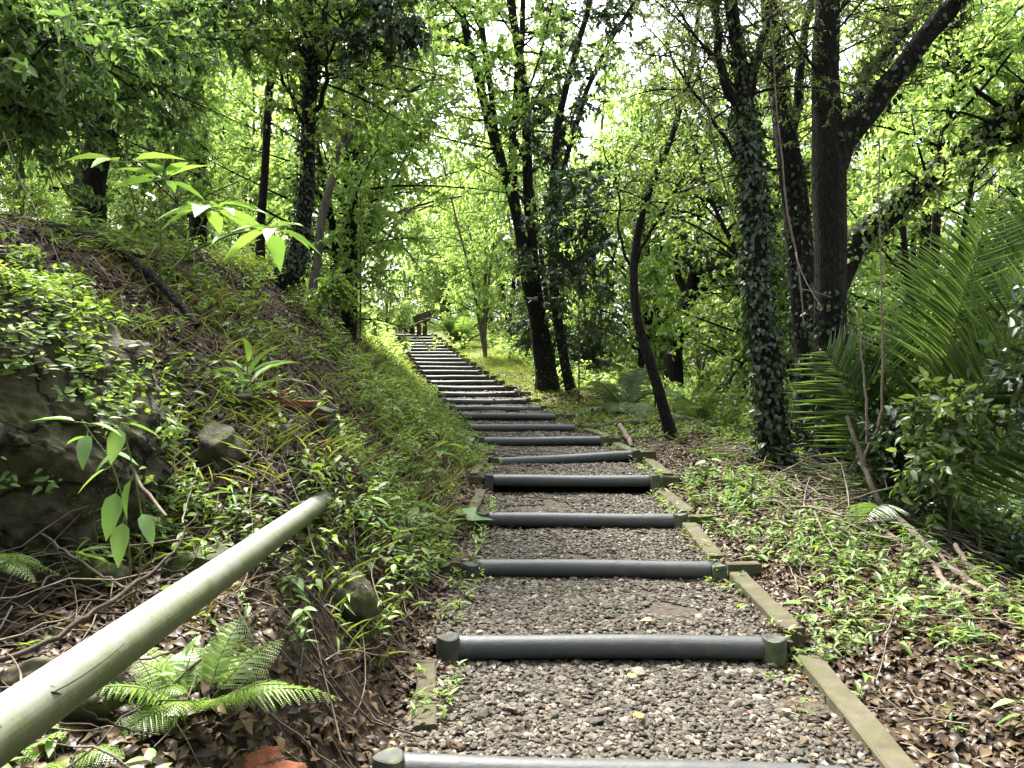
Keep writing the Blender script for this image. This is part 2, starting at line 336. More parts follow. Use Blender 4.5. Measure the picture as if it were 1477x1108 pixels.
def ground_mat():
    m, nt, out = newmat('forest floor'); L = nt.links.new
    tc = N(nt, 'TexCoord')
    n1 = N(nt, 'TexNoise', i_Scale=14.0, i_Detail=10.0, i_Roughness=.75); L(tc.outputs['Object'], n1.inputs[0])
    vo = N(nt, 'TexVoronoi', i_Scale=17.0); L(tc.outputs['Object'], vo.inputs['Vector'])
    soil = ramp(nt, n1.outputs[0], [(.3, (.022, .016, .011)), (.5, (.06, .042, .028)), (.7, (.13, .09, .06))])
    vcol = N(nt, 'MixRGB', blend_type='MULTIPLY'); vcol.inputs[0].default_value = .7
    L(soil, vcol.inputs[1]); L(ramp(nt, vo.outputs['Distance'], [(0, (1.5, 1.4, 1.3)), (.55, (.45, .45, .45))]), vcol.inputs[2])
    # rock where the bank is a bare face
    n2 = N(nt, 'TexNoise', i_Scale=5.0, i_Detail=12.0, i_Roughness=.72); L(tc.outputs['Object'], n2.inputs[0])
    rock = ramp(nt, n2.outputs[0], [(.33, (.026, .024, .016)), (.5, (.075, .070, .045)), (.62, (.11, .115, .055)), (.75, (.19, .18, .12))])
    ra = N(nt, 'Attribute', attribute_name='rock'); m1 = N(nt, 'MixRGB'); L(ra.outputs['Fac'], m1.inputs[0]); L(vcol.outputs[0], m1.inputs[1]); L(rock, m1.inputs[2])
    n3 = N(nt, 'TexNoise', i_Scale=9.0, i_Detail=8.0, i_Roughness=.7); L(tc.outputs['Object'], n3.inputs[0])
    gcol = ramp(nt, n3.outputs[0], [(.3, (.07, .10, .025)), (.55, (.15, .20, .04)), (.75, (.27, .27, .09))])
    ga = N(nt, 'Attribute', attribute_name='rnd'); gm = N(nt, 'Math', operation='MULTIPLY_ADD'); gm.inputs[1].default_value = 1.6; gm.inputs[2].default_value = -.8
    L(n3.outputs[0], gm.inputs[0]); ad = N(nt, 'Math', operation='ADD', use_clamp=True); L(gm.outputs[0], ad.inputs[0]); L(ga.outputs['Fac'], ad.inputs[1])
    m2 = N(nt, 'MixRGB'); L(ad.outputs[0], m2.inputs[0]); L(m1.outputs[0], m2.inputs[1]); L(gcol, m2.inputs[2])
    p = N(nt, 'BsdfPrincipled'); L(m2.outputs[0], p.inputs['Base Color']); p.inputs['Roughness'].default_value = .95; p.inputs['Specular IOR Level'].default_value = .2
    bp = N(nt, 'Bump', i_Strength=1.0, i_Distance=.035); L(n1.outputs[0], bp.inputs['Height'])
    b2 = N(nt, 'Bump', i_Strength=.9, i_Distance=.05); L(n2.outputs[0], b2.inputs['Height']); L(bp.outputs[0], b2.inputs['Normal'])
    L(b2.outputs[0], p.inputs['Normal']); L(p.outputs[0], out.inputs[0]); return m
M['ground'] = ground_mat()

# ------------------------------------------------------------------ ground sheet
def warp(a, b, fine, n_out, fo):
    pass
xs = np.concatenate([-np.geomspace(7, 220, 46)[::-1], np.arange(-6.9, 5.0, .05), np.geomspace(5, 220, 50)])
ys = np.concatenate([-np.geomspace(.6, 60, 18)[::-1], np.arange(-.5, 9, .05), np.arange(9, 34, .16), np.geomspace(34, 420, 60)])
X, Y = np.meshgrid(xs, ys)
H = ground_h(X, Y)
H = H-.10*(np.abs(X-cpath(Y)) < HW-.06)*(Y > 1.2)*(Y < 34)
uu = cpath(Y)-HW-X; vv = X-cpath(Y)-HW
rockw = sstep(1.55, 1.8, uu)*(1-sstep(2.3, 2.6, uu))*(1-sstep(3.2, 4.6, Y+.35*np.clip(uu-1, 0, 2)))
green = .62*sstep(11, 16, Y)*(1-sstep(2.5, 5, np.abs(X-cpath(Y))))+.35*sstep(5, 9, np.abs(X))*sstep(6, 12, Y)
gmb = MB(); nx = len(xs); ny = len(ys)
a = (np.arange(ny-1)[:, None]*nx+np.arange(nx-1)[None]).ravel()
gmb.add(np.stack([X, Y, H], -1).reshape(-1, 3), np.stack([a, a+1, a+nx+1, a+nx], -1), green.ravel())
g = gmb.obj('ground', M['ground'])
ra = g.data.attributes.new('rock', 'FLOAT', 'POINT'); ra.data.foreach_set('value', rockw.ravel().astype(np.float32))
tag(g, kind='structure')

# ------------------------------------------------------------------ path bed, gravel
pm = MB()
for i in range(-1, len(SD)):
    if i < 0: d0, z0, c0 = -3, SD[0][2]-.12, .35
    else: d0, c0, z0 = SD[i]
    if i+1 < len(SD): d1, c1, _ = SD[i+1]
    else: d1, c1 = d0+6, c0-1.1
    n = max(2, int((d1-d0)/.06)); yy = np.linspace(d0, d1, n); m_ = 28
    tt = np.linspace(-1, 1, m_); cc = np.interp(yy, [d0, d1], [c0, c1])
    XX = cc[:, None]+tt[None]*HW; YY = np.repeat(yy[:, None], m_, 1)
    ZZ = z0-.035+.03*fbm(XX*4, YY*4, 5, 4)+.012*(yy-d0)[:, None]
    a = (np.arange(n-1)[:, None]*m_+np.arange(m_-1)[None]).ravel()
    pm.add(np.stack([XX, YY, ZZ], -1).reshape(-1, 3), np.stack([a, a+1, a+m_+1, a+m_], -1))
tag(pm.obj('path', M['bed']), kind='structure')
def tread_z(x, y):
    idx = np.searchsorted(SDa[:, 0], y)-1
    z0 = np.where(idx < 0, SD[0][2]-.12, SDa[np.clip(idx, 0, 99), 2]); d0 = np.where(idx < 0, -3, SDa[np.clip(idx, 0, 99), 0])
    return z0-.035+.03*fbm(x*4, y*4, 5, 4)+.012*(y-d0)
import bmesh
def ico(sub):
    bm = bmesh.new(); bmesh.ops.create_icosphere(bm, subdivisions=sub, radius=1)
    v = np.array([p.co[:] for p in bm.verts]); f = np.array([[q.index for q in t.verts] for t in bm.faces]); bm.free(); return v, f
I1 = ico(1); I2 = ico(2); I4 = ico(4)
def pebbles(mb, x, y, z, s, tpl, var=16):
    tv, tf = tpl; n = len(x)
    shapes = []
    for k in range(var):
        r = np.random.default_rng(k+3); q = tv.copy()
        for c_ in range(9):
            n_ = nrm(r.normal(size=3)); dd = q@n_; q = q-np.outer(np.maximum(dd-r.uniform(.5, .8), 0), n_)
        q = q*(1+.05*r.normal(size=(len(tv), 1)))*np.array([1.1, r.uniform(.65, .95), r.uniform(.42, .62)]); shapes.append(q)
    shapes = np.array(shapes)[rng.integers(0, var, n)]
    th = rng.random(n)*2*PI; tl = rng.normal(0, .3, n)
    c, s_ = np.cos(th), np.sin(th)
    V = shapes*s[:, None, None]
    V = np.stack([V[..., 0], V[..., 1]*np.cos(tl)[:, None]-V[..., 2]*np.sin(tl)[:, None], V[..., 1]*np.sin(tl)[:, None]+V[..., 2]*np.cos(tl)[:, None]], -1)
    V = np.stack([V[..., 0]*c[:, None]-V[..., 1]*s_[:, None], V[..., 0]*s_[:, None]+V[..., 1]*c[:, None], V[..., 2]], -1)
    V = V+np.stack([x, y, z], -1)[:, None]
    f = (np.arange(n)[:, None, None]*len(tv)+tf[None]).reshape(-1, 3)
    mb.add(V.reshape(-1, 3), f, np.repeat(rng.random(n), len(tv)))
gv = MB()
for y0, y1, dens, tpl, s0 in ((1.3, 4.9, 4300, I2, .0137), (4.9, 9.5, 2600, I1, .016), (9.5, 18, 1100, I1, .02), (18, 33, 400, I1, .026)):
    n = int((y1-y0)*2*HW*dens); y = rng.uniform(y0, y1, n); t = rng.uniform(-1, 1, n)
    # fewer stones towards the edges, where litter takes over
    keep = rng.random(n) > .55*np.clip((np.abs(t)-.72)/.28, 0, 1); y = y[keep]; t = t[keep]; n = len(y)
    x = cpath(y)+t*(HW-.03); s = s0*np.exp(rng.normal(0, .28, n)); kk = vnoise(x*2.2, y*2.2, 55)*.7+vnoise(x*6, y*6, 56)*.3 > .27; x, y, s, n = x[kk], y[kk], s[kk], int(kk.sum())
    pebbles(gv, x, y, tread_z(x, y)+s*.35, s, tpl)
tag(gv.obj('gravel', M['gravel'], smooth=False), 'grey brown pebbles covering the treads between the step logs', 'gravel', kind='stuff')

# ------------------------------------------------------------------ step logs
ORD = ['lowest, cut by the bottom edge', 'second', 'third', 'fourth', 'fifth', 'sixth', 'seventh', 'eighth', 'ninth', 'tenth', 'eleventh', 'twelfth', 'thirteenth', 'fourteenth', 'fifteenth', 'sixteenth', 'seventeenth', 'eighteenth', 'nineteenth', 'twentieth', 'twenty-first', 'twenty-second', 'twenty-third', 'twenty-fourth', 'twenty-fifth', 'twenty-sixth', 'topmost']
SPECIAL = {0: 'dark round step log cut off by the bottom edge of the photo', 1: 'second dark step log up, nearest one seen whole, between two round stakes',
           4: 'fifth dark step log up, with wooden blocks at both ends', 5: 'sixth dark step log up, tilted higher on its right with grass over it',
           7: 'eighth dark step log up, in line with the long mossy fallen log', 26: 'topmost step log, right below the wooden bench'}
def stake(mb, x, y, ztop, r=.058, h=.34, sq=False):
    seg = 4 if sq else 18
    off = PI/4 if sq else 0
    prof = [(r*1.02, -h), (r, -.02), (r*.97, -.004), (r*.86, 0.0)]
    th = np.arange(seg)*2*PI/seg+off
    V = []; 
    for rr, z in prof:
        rr2 = rr*(1.25 if sq else 1)
        for t in th: V.append((x+rr2*math.cos(t), y+rr2*math.sin(t), ztop+z+(.006*math.cos(t*2+x*9) if z > -.1 else 0)))
    V = np.array(V); k = np.arange(3)[:, None]; j = np.arange(seg)[None]
    a = k*seg+j; b = k*seg+(j+1) % seg
    mb.add(V, np.stack([a, b, b+seg, a+seg], -1).reshape(-1, 4))
    mb.f.append(np.arange(seg)[None]+mb.n-seg); mb.m.append(np.zeros(1, np.int32))
def block(mb, x0, x1, y0, y1, z0, z1, bev=.008, jit=.006):
    V = []
    for z, b in ((z0, 0), (z1-bev, 0), (z1, bev)):
        for (x, y) in ((x0+b, y0+b), (x1-b, y0+b), (x1-b, y1-b), (x0+b, y1-b)): V.append((x+random.uniform(-jit, jit), y+random.uniform(-jit, jit), z+random.uniform(-jit, jit)))
    fs = []
    for k in range(2):
        for j in range(4):
            a = k*4+j; b = k*4+(j+1) % 4; fs.append((a, b, b+4, a+4))
    fs += [(8, 9, 10, 11), (3, 2, 1, 0)]
    mb.add(V, fs)
R0 = .058
for i, (d, c, z) in enumerate(SD):
    half = .75 if i else .86
    lab = SPECIAL.get(i, '%s dark round step log up from the bottom of the staircase' % ORD[i])
    t = thing('step_log', lab, 'step', (c, d, z), 'dark step logs of the garden staircase')
    yaw = random.uniform(-.03, .03)+(.10 if i in (9, 10, 11) else 0)+(.06 if i == 5 else 0)
    roll = -.030 if i == 0 else .045 if i == 5 else random.uniform(-.008, .008)
    mb = MB(); n = 40; xx = np.linspace(-half-.03, half+.03, n)
    zz = -R0+roll*xx+.004*np.sin(xx*3+i)-(.012 if i in (10, 11, 12) else 0)*np.cos(xx*2)
    ln = np.stack([xx, yaw*xx+.006*np.sin(xx*2.3+i*1.7), zz, R0*(1+.015*np.sin(xx*7+i))], -1)
    tubes(mb, ln[None, :, :3], ln[None, :, 3], 22, cap=True)
    mb.obj('log', M['log'], t)
    for s in (-1, 1):
        mb = MB(); x = s*(half+.055); round_ = (i in (1, 3, 8) or (i == 2 and s < 0) or i == 0 or i % 3 == 0)
        stake(mb, x, yaw*x-.035, roll*x+(.012 if i != 2 else -.012)-.004, .058 if round_ else .05, sq=not round_)
        mb.obj('stake', M['stake'], t, smooth=False)
        if i not in (0, 1, 7) or (i == 7 and s < 0):
            mb = MB(); e = random.uniform(.13, .24)
            xa, xb = sorted((s*(half+.12), s*(half+.12+e)))
            block(mb, xa, xb, -.03+yaw*x, .055+yaw*x, -.22, -.012+roll*x)
            mb.obj('end_block', M['board'], t, smooth=False)
# edging boards along both sides of the gravel
def board(p0, p1, w, th, label, seed):
    mb = MB(); n = 16; t = np.linspace(0, 1, n)[:, None]
    P = np.array(p0)*(1-t)+np.array(p1)*t; dr = nrm(np.array(p1)-np.array(p0)); sd = nrm(np.cross(dr, (0, 0, 1)))
    r = np.random.default_rng(seed); V = []
    for k in range(n):
        j = r.normal(0, .004, 2); wl = w/2*(1+r.normal(0, .03)); wr = w/2*(1+r.normal(0, .03))
        for (a_, b_) in ((-wl, -th), (-wl, -.008), (-wl+.008, 0+j[0]), (wr-.008, 0+j[1]), (wr, -.008), (wr, -th)):
            V.append(P[k]+sd*a_+np.array((0, 0, b_)))
    k = np.arange(n-1)[:, None]; j = np.arange(6)[None]; a = k*6+j; b = k*6+(j+1) % 6
    mb.add(V, np.stack([a, a+6, b+6, b], -1).reshape(-1, 4)); mb.add([V[q] for q in range(6)], [[0, 1, 2, 3, 4, 5]]); mb.add([V[-6+q] for q in range(6)], [[5, 4, 3, 2, 1, 0]])
    tag(mb.obj('edging_board', M['board'], smooth=False, origin=p0), label, 'board', 'mossy edging boards beside the gravel treads')
BW = ['lowest', 'second', 'third', 'fourth', 'fifth', 'sixth', 'seventh']
for s, side in ((1, 'right'), (-1, 'left')):
    for i in range(0, 7):
        d0, c0, z0 = SD[i]; d1, c1, z1 = SD[i+1]
        if s < 0 and i in (1, 2): continue
        o0 = .90+.07*math.sin(i*2.1); o1 = .90+.05*math.cos(i*1.3)
        dd = .1 if i else -1.2
        q0 = (c0+s*o0, d0+dd, z0+.005); q1 = (c1+s*o1, d1-.12, z0+.02+.03)
        if i == 0 and s < 0: q0 = (c0-.82, d0+.30, z0-.005); q1 = (c1-.90, d1-.1, z0+.02)
        if i == 0 and s > 0: q0 = (c0+.86, 1.5, z0-.05); q1 = (c1+.95, d1-.12, z0+.05)
        lab = '%s mossy edging board up the %s side of the gravel treads' % (BW[i if s > 0 or i == 0 else i-2], side)
        if i == 0: lab = 'wide mossy board edging the gravel at the bottom %s of the steps' % ('right' if s > 0 else 'left')
        board(q0, q1, .115 if s > 0 else .09, .10, lab, i*3+s+5)

# ------------------------------------------------------------------ handrail pipe
pa = at(-60, 1095, 1.12); pb = at(492, 704, 4.6)
pts = []
for t in np.linspace(-.25, 1.12, 30):
    q = pa*(1-t)+pb*t; pts.append((*q, .051))
t_ = thing('handrail', 'pale weathered pipe handrail running from the lower left corner into the bank', 'handrail', tuple(pa))
mb = MB(); L_ = np.array(pts); L_[:, :3] -= pa; tubes(mb, L_[None, :, :3], L_[None, :, 3], 32, cap=True); mb.obj('pipe', M['pipe'], t_)
for tt in (.56, .93):
    q = pa*(1-tt)+pb*tt-pa
    zg = gh(q[0]+pa[0], q[1]+pa[1])-pa[2]
    mb = MB(); tubes(mb, np.array([[q+(0, 0, -.02), (q[0], q[1], (q[2]+zg)/2), (q[0], q[1], zg-.15)]]), np.full((1, 3), .035), 14, cap=True); mb.obj('support_post', M['pipe'], t_) if tt > .9 else None

# ------------------------------------------------------------------ growing things
def on_line(line, t):
    K = len(line); f = np.clip(t, 0, 1)*(K-1); i = np.minimum(f.astype(int), K-2); u = (f-i)[:, None]
    return line[i]*(1-u)+line[i+1]*u
def grow(limbs, n, blen, m, tlen, l, lsize, kind='quad', lw=.5, droop=.4, up=.35, tmin=.3, spread=.7, flat=.6, bmb=None, cmb=None, mat=0, seed_r=None, btop=1.0, dirbias=None, brad=.014):
    w = np.array([np.linalg.norm(L[-1, :3]-L[0, :3]) for L in limbs]); which = rng.choice(len(limbs), n, p=w/w.sum())
    t = rng.uniform(0, 1, n)**.8*(btop-tmin)+tmin
    base = np.zeros((n, 4))
    for k, L in enumerate(limbs):
        q = which == k
        if q.any():
            tm = t[q] if k == 0 else t[q]*.85+.15
            base[q] = on_line(L, tm)
    th = rng.uniform(0, 2*PI, n)
    D = np.stack([np.cos(th), np.sin(th), rng.normal(up, .35, n)], -1)
    if dirbias is not None: D = D+np.array(dirbias)
    D = nrm(D); bl = blen*rng.uniform(.45, 1.15, n)*(1.15-.5*t)
    K = 6; s = np.linspace(0, 1, K)
    bend = rv(n, .22); 
    P = base[:, None, :3]+D[:, None]*bl[:, None, None]*s[None, :, None]+bend[:, None]*bl[:, None, None]*(s**2)[None, :, None]
    P[:, :, 2] += (.12*bl)[:, None]*(s-s*s*1.2)[None]
    R = np.minimum(base[:, 3:4]*.55, brad*bl[:, None])*(1-.8*s)[None]+.002
    if bmb is not None: tubes(bmb, P, R, 5)
    # twigs
    N_ = n*m; bi = np.repeat(np.arange(n), m); ts = rng.uniform(.22, 1.0, N_); f = ts*(K-1); i = np.minimum(f.astype(int), K-2); u_ = (f-i)[:, None]
    p0 = P[bi, i]*(1-u_)+P[bi, i+1]*u_
    td = nrm(D[bi]*.7+rv(N_, spread)); tl = tlen*rng.uniform(.4, 1.2, N_)
    p1 = p0+td*(tl*.55)[:, None]; p2 = p0+td*tl[:, None]; p2[:, 2] -= droop*.35*tl
    if bmb is not None: tubes(bmb, np.stack([p0, p1, p2], 1), np.stack([R[bi, i]*.5+.0015, np.full(N_, .003), np.full(N_, .0012)], 1), 3)
    ti = np.repeat(np.arange(N_), l); tq = rng.uniform(.1, 1.0, N_*l)[:, None]
    lp = np.where(tq < .55, p0[ti]+(p1-p0)[ti]*(tq/.55), p1[ti]+(p2-p1)[ti]*((tq-.55)/.45))
    ld = nrm(td[ti]*.5+rv(N_*l, .75)); ld[:, 2] -= droop; ld = nrm(ld)
    lu = rv(N_*l, 1-flat+.12); lu[:, 2] += flat
    lr = np.clip(np.repeat(rng.random(n), m*l)*.45+rng.random(N_*l)*.55, 0, 1) if seed_r is None else np.clip(seed_r+rng.normal(0, .18, N_*l), 0, 1)
    leaves(cmb, kind, lp, ld, lu, lsize*rng.uniform(.6, 1.25, N_*l), lw, lr, mat)
def ivy_on(mb, line, n, size=.07, t0=0, t1=1, kind='ovate', off=.012):
    L = np.asarray(line); t = rng.uniform(t0, t1, n); q = on_line(L, t); q2 = on_line(L, np.minimum(t+.02, 1)); q1 = on_line(L, np.maximum(t-.02, 0))
    T = nrm(q2[:, :3]-q1[:, :3]); A = nrm(np.cross(T, (.2, .9, .3))); B = np.cross(T, A); th = rng.uniform(0, 2*PI, n)
    o = A*np.cos(th)[:, None]+B*np.sin(th)[:, None]
    pos = q[:, :3]+o*(q[:, 3:4]+off+rng.exponential(.02, n)[:, None])
    d = nrm(rv(n, .45)+np.array((0, 0, -.75))+o*.35)
    leaves(mb, kind, pos, d, o+rv(n, .3), size*rng.uniform(.55, 1.25, n), .6, rng.random(n)*.75+.0)
def px_line(pts, n=30):
    """photo points (px, py, distance, width in px) to a centre line with radii"""
    return smooth_line([(*at(x, y, d), w*d/F/2) for x, y, d, w in pts], n)

def make_tree(name, label, cat, limbs_px, bark='bark', leafm='leaf_mid', growth=None, ivy=None, rough=.10, flare=.4, sink=.25, extra=None, group=None, ivy_mat='ivy', twisty=.012):
    limbs = [px_line(p) for p in limbs_px]
    b = limbs[0][0, :3].copy(); g_ = gh(b[0], b[1]); 
    # carry the trunk down into the ground
    if limbs_px[0][0][1] > 250 and sink is not None:
        foot = limbs[0][0].copy(); foot[2] = min(g_-sink, foot[2]-.05); foot[3] *= 1.1
        limbs[0] = np.vstack([foot, limbs[0]])
    org = np.array((b[0], b[1], g_))
    for L in limbs:
        s = np.arange(len(L)); r_ = np.random.default_rng(int(abs(L[0, 0])*1000) % 9999)
        ph = r_.uniform(0, 6, 4)
        L[:, 0] += twisty*(np.sin(s*.9+ph[0])+np.sin(s*.37+ph[1])); L[:, 1] += twisty*(np.sin(s*.8+ph[2])+np.sin(s*.41+ph[3]))
        L[:, :3] -= org
    t = thing(name, label, cat, tuple(org), group)
    tb = MB(); cb = MB()
    for k, L in enumerate(limbs): bark_tube(tb, L, 16 if L[:, 3].max() > .08 else 9, rough, k, flare=flare if k == 0 else 0)
    for gk in (growth or []):
        gk = dict(gk); idx = gk.pop('limbs', None)
        grow([limbs[q] for q in idx] if idx else limbs, bmb=tb, cmb=cb, **gk)
    tb.obj('trunk', M[bark], t)
    if cb.n: cb.obj('crown', M[leafm], t)
    if ivy:
        ib = MB()
        for (li, n, size, t0, t1) in ivy: ivy_on(ib, limbs[li], n, size, t0, t1)
        ib.obj('ivy', M[ivy_mat], t)
    return t

# --- the named trees
make_tree('ivy_tree', 'dark ivy-covered trunk on the left bank, root curving left at its foot', 'tree',
          [[(372, 430, 8.6, 40), (398, 410, 8.6, 34), (424, 382, 8.6, 28), (436, 330, 8.6, 24), (446, 230, 8.6, 21), (448, 120, 8.7, 20), (443, 40, 8.7, 20), (436, -120, 8.8, 15), (440, -320, 8.9, 8)],
           [(448, 95, 8.7, 14), (468, 30, 8.6, 11), (480, -60, 8.5, 8), (500, -200, 8.4, 4)],
           [(448, 175, 8.7, 8), (465, 140, 8.4, 7), (475, 80, 8.3, 5), (500, 20, 8.2, 4)],
           [(446, 160, 8.7, 6), (415, 130, 8.9, 5), (395, 80, 9.0, 4), (390, 20, 9.1, 3)]],
          growth=[dict(n=55, blen=1.7, m=9, tlen=.45, l=22, lsize=.085, tmin=.55), dict(n=16, blen=1.1, m=9, tlen=.45, l=24, lsize=.07, tmin=.3, limbs=[1, 2, 3])],
          ivy=[(0, 2200, .048, .2, .9), (1, 300, .05, .0, .7)])
make_tree('multi_stem_tree', 'tall multi-stemmed tree with ivy at its foot, right beside the upper steps', 'tree',
          [[(790, 562, 15.8, 34), (786, 520, 15.8, 28), (778, 450, 15.8, 21), (768, 370, 15.8, 17), (763, 300, 15.8, 15), (759, 200, 15.8, 14), (752, 100, 15.8, 12), (738, 0, 15.8, 12), (725, -140, 15.8, 8), (720, -300, 15.8, 4)],
           [(782, 535, 15.7, 20), (774, 470, 15.7, 18), (760, 400, 15.7, 17), (748, 330, 15.7, 16), (728, 250, 15.7, 14), (704, 170, 15.7, 14), (690, 110, 15.7, 12), (664, 10, 15.7, 10), (640, -120, 15.6, 6)],
           [(746, 320, 15.8, 13), (740, 250, 15.9, 12), (743, 150, 16, 11), (752, 50, 16.1, 9), (760, -60, 16.2, 6)],
           [(735, 262, 15.9, 11), (717, 200, 16, 10), (703, 100, 16.1, 9), (690, -10, 16.2, 8), (680, -150, 16.3, 5)]],
          leafm='leaf_yellow', growth=[dict(n=90, blen=2.3, m=9, tlen=.6, l=18, lsize=.11, tmin=.42), dict(n=26, blen=1.8, m=9, tlen=.6, l=18, lsize=.10, tmin=.35, limbs=[1, 3], up=-.1)],
          ivy=[(0, 500, .06, .05, .4)])
make_tree('leaning_tree', 'slim two-stemmed tree just right of the multi-stemmed tree', 'tree',
          [[(830, 578, 15.3, 16), (814, 520, 15.3, 14), (803, 450, 15.4, 14), (797, 380, 15.5, 12), (799, 280, 15.6, 12), (805, 180, 15.7, 11), (830, 80, 15.8, 9), (850, 0, 15.9, 8), (872, -120, 16, 5)],
           [(800, 300, 15.6, 8), (830, 180, 15.7, 8), (865, 90, 15.8, 7), (912, 5, 15.9, 6), (950, -80, 16, 3)]],
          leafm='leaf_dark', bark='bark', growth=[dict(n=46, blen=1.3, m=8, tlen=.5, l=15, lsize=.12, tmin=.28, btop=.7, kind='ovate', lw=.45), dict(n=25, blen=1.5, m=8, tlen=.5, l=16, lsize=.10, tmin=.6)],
          ivy=[(0, 500, .08, .05, .6)])
make_tree('thin_tree', 'thin dark S-curved tree growing beside the gravel right of the steps', 'tree',
          [[(974, 645, 9.6, 19), (955, 580, 9.6, 16), (935, 515, 9.6, 15), (920, 450, 9.6, 13), (913, 380, 9.6, 12), (925, 310, 9.6, 11), (948, 245, 9.6, 10), (975, 175, 9.7, 9), (1000, 90, 9.8, 8), (1010, -20, 9.9, 6), (1020, -140, 10, 3)],
           [(915, 385, 9.6, 6), (935, 340, 9.5, 5), (960, 300, 9.4, 4), (985, 255, 9.3, 3)],
           [(913, 400, 9.6, 5), (895, 340, 9.7, 4), (890, 270, 9.8, 3), (870, 210, 9.9, 2)]],
          leafm='leaf_mid', growth=[dict(n=42, blen=1.0, m=8, tlen=.4, l=16, lsize=.055, tmin=.42)])
make_tree('ivy_tree', 'ivy-clad trunk standing alone just left of the thick forked trunk', 'tree',
          [[(1124, 700, 7.4, 44), (1112, 620, 7.4, 40), (1102, 520, 7.4, 37), (1095, 420, 7.4, 34), (1090, 330, 7.4, 32), (1082, 230, 7.4, 30), (1072, 150, 7.4, 27), (1062, 70, 7.4, 20), (1052, -20, 7.4, 17), (1040, -160, 7.4, 10), (1035, -300, 7.4, 5)],
           [(1073, 170, 7.4, 16), (1048, 120, 7.3, 14), (1035, 60, 7.3, 12), (1030, -10, 7.3, 10), (1020, -140, 7.3, 5)],
           [(1074, 160, 7.4, 14), (1092, 90, 7.5, 12), (1108, 20, 7.5, 11), (1115, -80, 7.5, 7)],
           [(1076, 250, 7.4, 7), (1050, 205, 7.5, 6), (1020, 160, 7.6, 5), (985, 110, 7.6, 4), (960, 60, 7.7, 3)],
           [(1066, 120, 7.4, 9), (1062, 60, 7.3, 8), (1056, 0, 7.2, 7), (1050, -60, 7.1, 5)]],
          leafm='needle', growth=[dict(n=60, blen=1.2, m=9, tlen=.5, l=34, lsize=.05, lw=.22, tmin=.55, droop=.5), dict(n=26, blen=.9, m=9, tlen=.4, l=34, lsize=.045, lw=.22, tmin=.2, limbs=[1, 2, 3, 4])],
          ivy=[(0, 3200, .066, .03, .60), (0, 300, .06, .6, .75)])
make_tree('broad_tree', 'dark rear trunk squeezed between the ivy-clad trunk and the thick forked trunk', 'tree',
          [[(1188, 690, 8.7, 50), (1175, 600, 8.7, 44), (1166, 500, 8.7, 40), (1158, 400, 8.7, 38), (1146, 300, 8.7, 36), (1134, 210, 8.7, 33), (1120, 110, 8.8, 28), (1112, 0, 8.8, 24), (1100, -150, 8.8, 14)],
           [(1134, 215, 8.7, 16), (1150, 150, 8.8, 15), (1158, 70, 8.9, 12), (1172, -10, 9, 10), (1190, -120, 9, 6)]],
          leafm='needle', growth=[dict(n=45, blen=1.4, m=9, tlen=.5, l=30, lsize=.055, lw=.22, tmin=.55, droop=.5)],
          ivy=[(0, 1300, .06, .03, .6)])
make_tree('forked_tree', 'thick dark trunk forking at head height, its right limb crossing the upper right', 'tree',
          [[(1200, 712, 7.9, 74), (1202, 640, 7.9, 58), (1199, 540, 7.9, 48), (1197, 440, 7.9, 45), (1199, 330, 7.9, 45), (1198, 250, 7.9, 47), (1192, 180, 7.9, 42), (1190, 100, 7.9, 38), (1190, 0, 7.9, 33), (1186, -140, 7.9, 22), (1180, -280, 7.9, 12)],
           [(1204, 240, 7.9, 38), (1226, 190, 7.85, 36), (1262, 148, 7.8, 33), (1300, 100, 7.7, 30), (1340, 50, 7.6, 28), (1385, -10, 7.5, 27), (1440, -90, 7.4, 20), (1510, -180, 7.3, 10)],
           [(1222, 180, 7.9, 13), (1250, 110, 8.1, 16), (1290, 60, 8.3, 14), (1330, 10, 8.5, 12), (1370, -60, 8.6, 7)]],
          leafm='needle', rough=.07, growth=[dict(n=60, blen=1.5, m=9, tlen=.5, l=32, lsize=.05, lw=.22, tmin=.66, droop=.5), dict(n=22, blen=.8, m=8, tlen=.4, l=22, lsize=.06, lw=.4, tmin=.25, limbs=[1, 2])],
          ivy=[(0, 900, .06, .03, .34), (1, 260, .07, .05, .9), (2, 240, .07, .1, .8)])
make_tree('leaning_tree', 'thick leaning trunk rising to the right edge behind the forked tree, leafy creepers on it', 'tree',
          [[(1160, 640, 9.4, 40), (1185, 480, 9.4, 38), (1232, 355, 9.4, 36), (1275, 312, 9.4, 35), (1330, 268, 9.3, 34), (1390, 222, 9.2, 33), (1440, 180, 9.1, 33), (1500, 130, 9.0, 32), (1600, 40, 8.8, 26), (1720, -90, 8.6, 14)],
           [(1385, 226, 9.2, 24), (1440, 205, 9.1, 21), (1500, 190, 9.0, 18), (1600, 150, 8.9, 10)],
           [(1353, 250, 9.3, 10), (1362, 190, 9.3, 10), (1376, 120, 9.4, 9), (1390, 30, 9.5, 7), (1395, -60, 9.5, 4)],
           [(1500, 175, 9.0, 10), (1430, 145, 9.0, 7), (1385, 105, 9.0, 5), (1365, 60, 9.0, 3)]],
          leafm='leaf_yellow', growth=[dict(n=80, blen=1.6, m=9, tlen=.5, l=18, lsize=.085, tmin=.4), dict(n=20, blen=1.5, m=9, tlen=.5, l=18, lsize=.085, tmin=.25, limbs=[2])],
          ivy=[(0, 1600, .085, .22, .95), (1, 300, .08, 0, 1)], ivy_mat='leaf_mid')
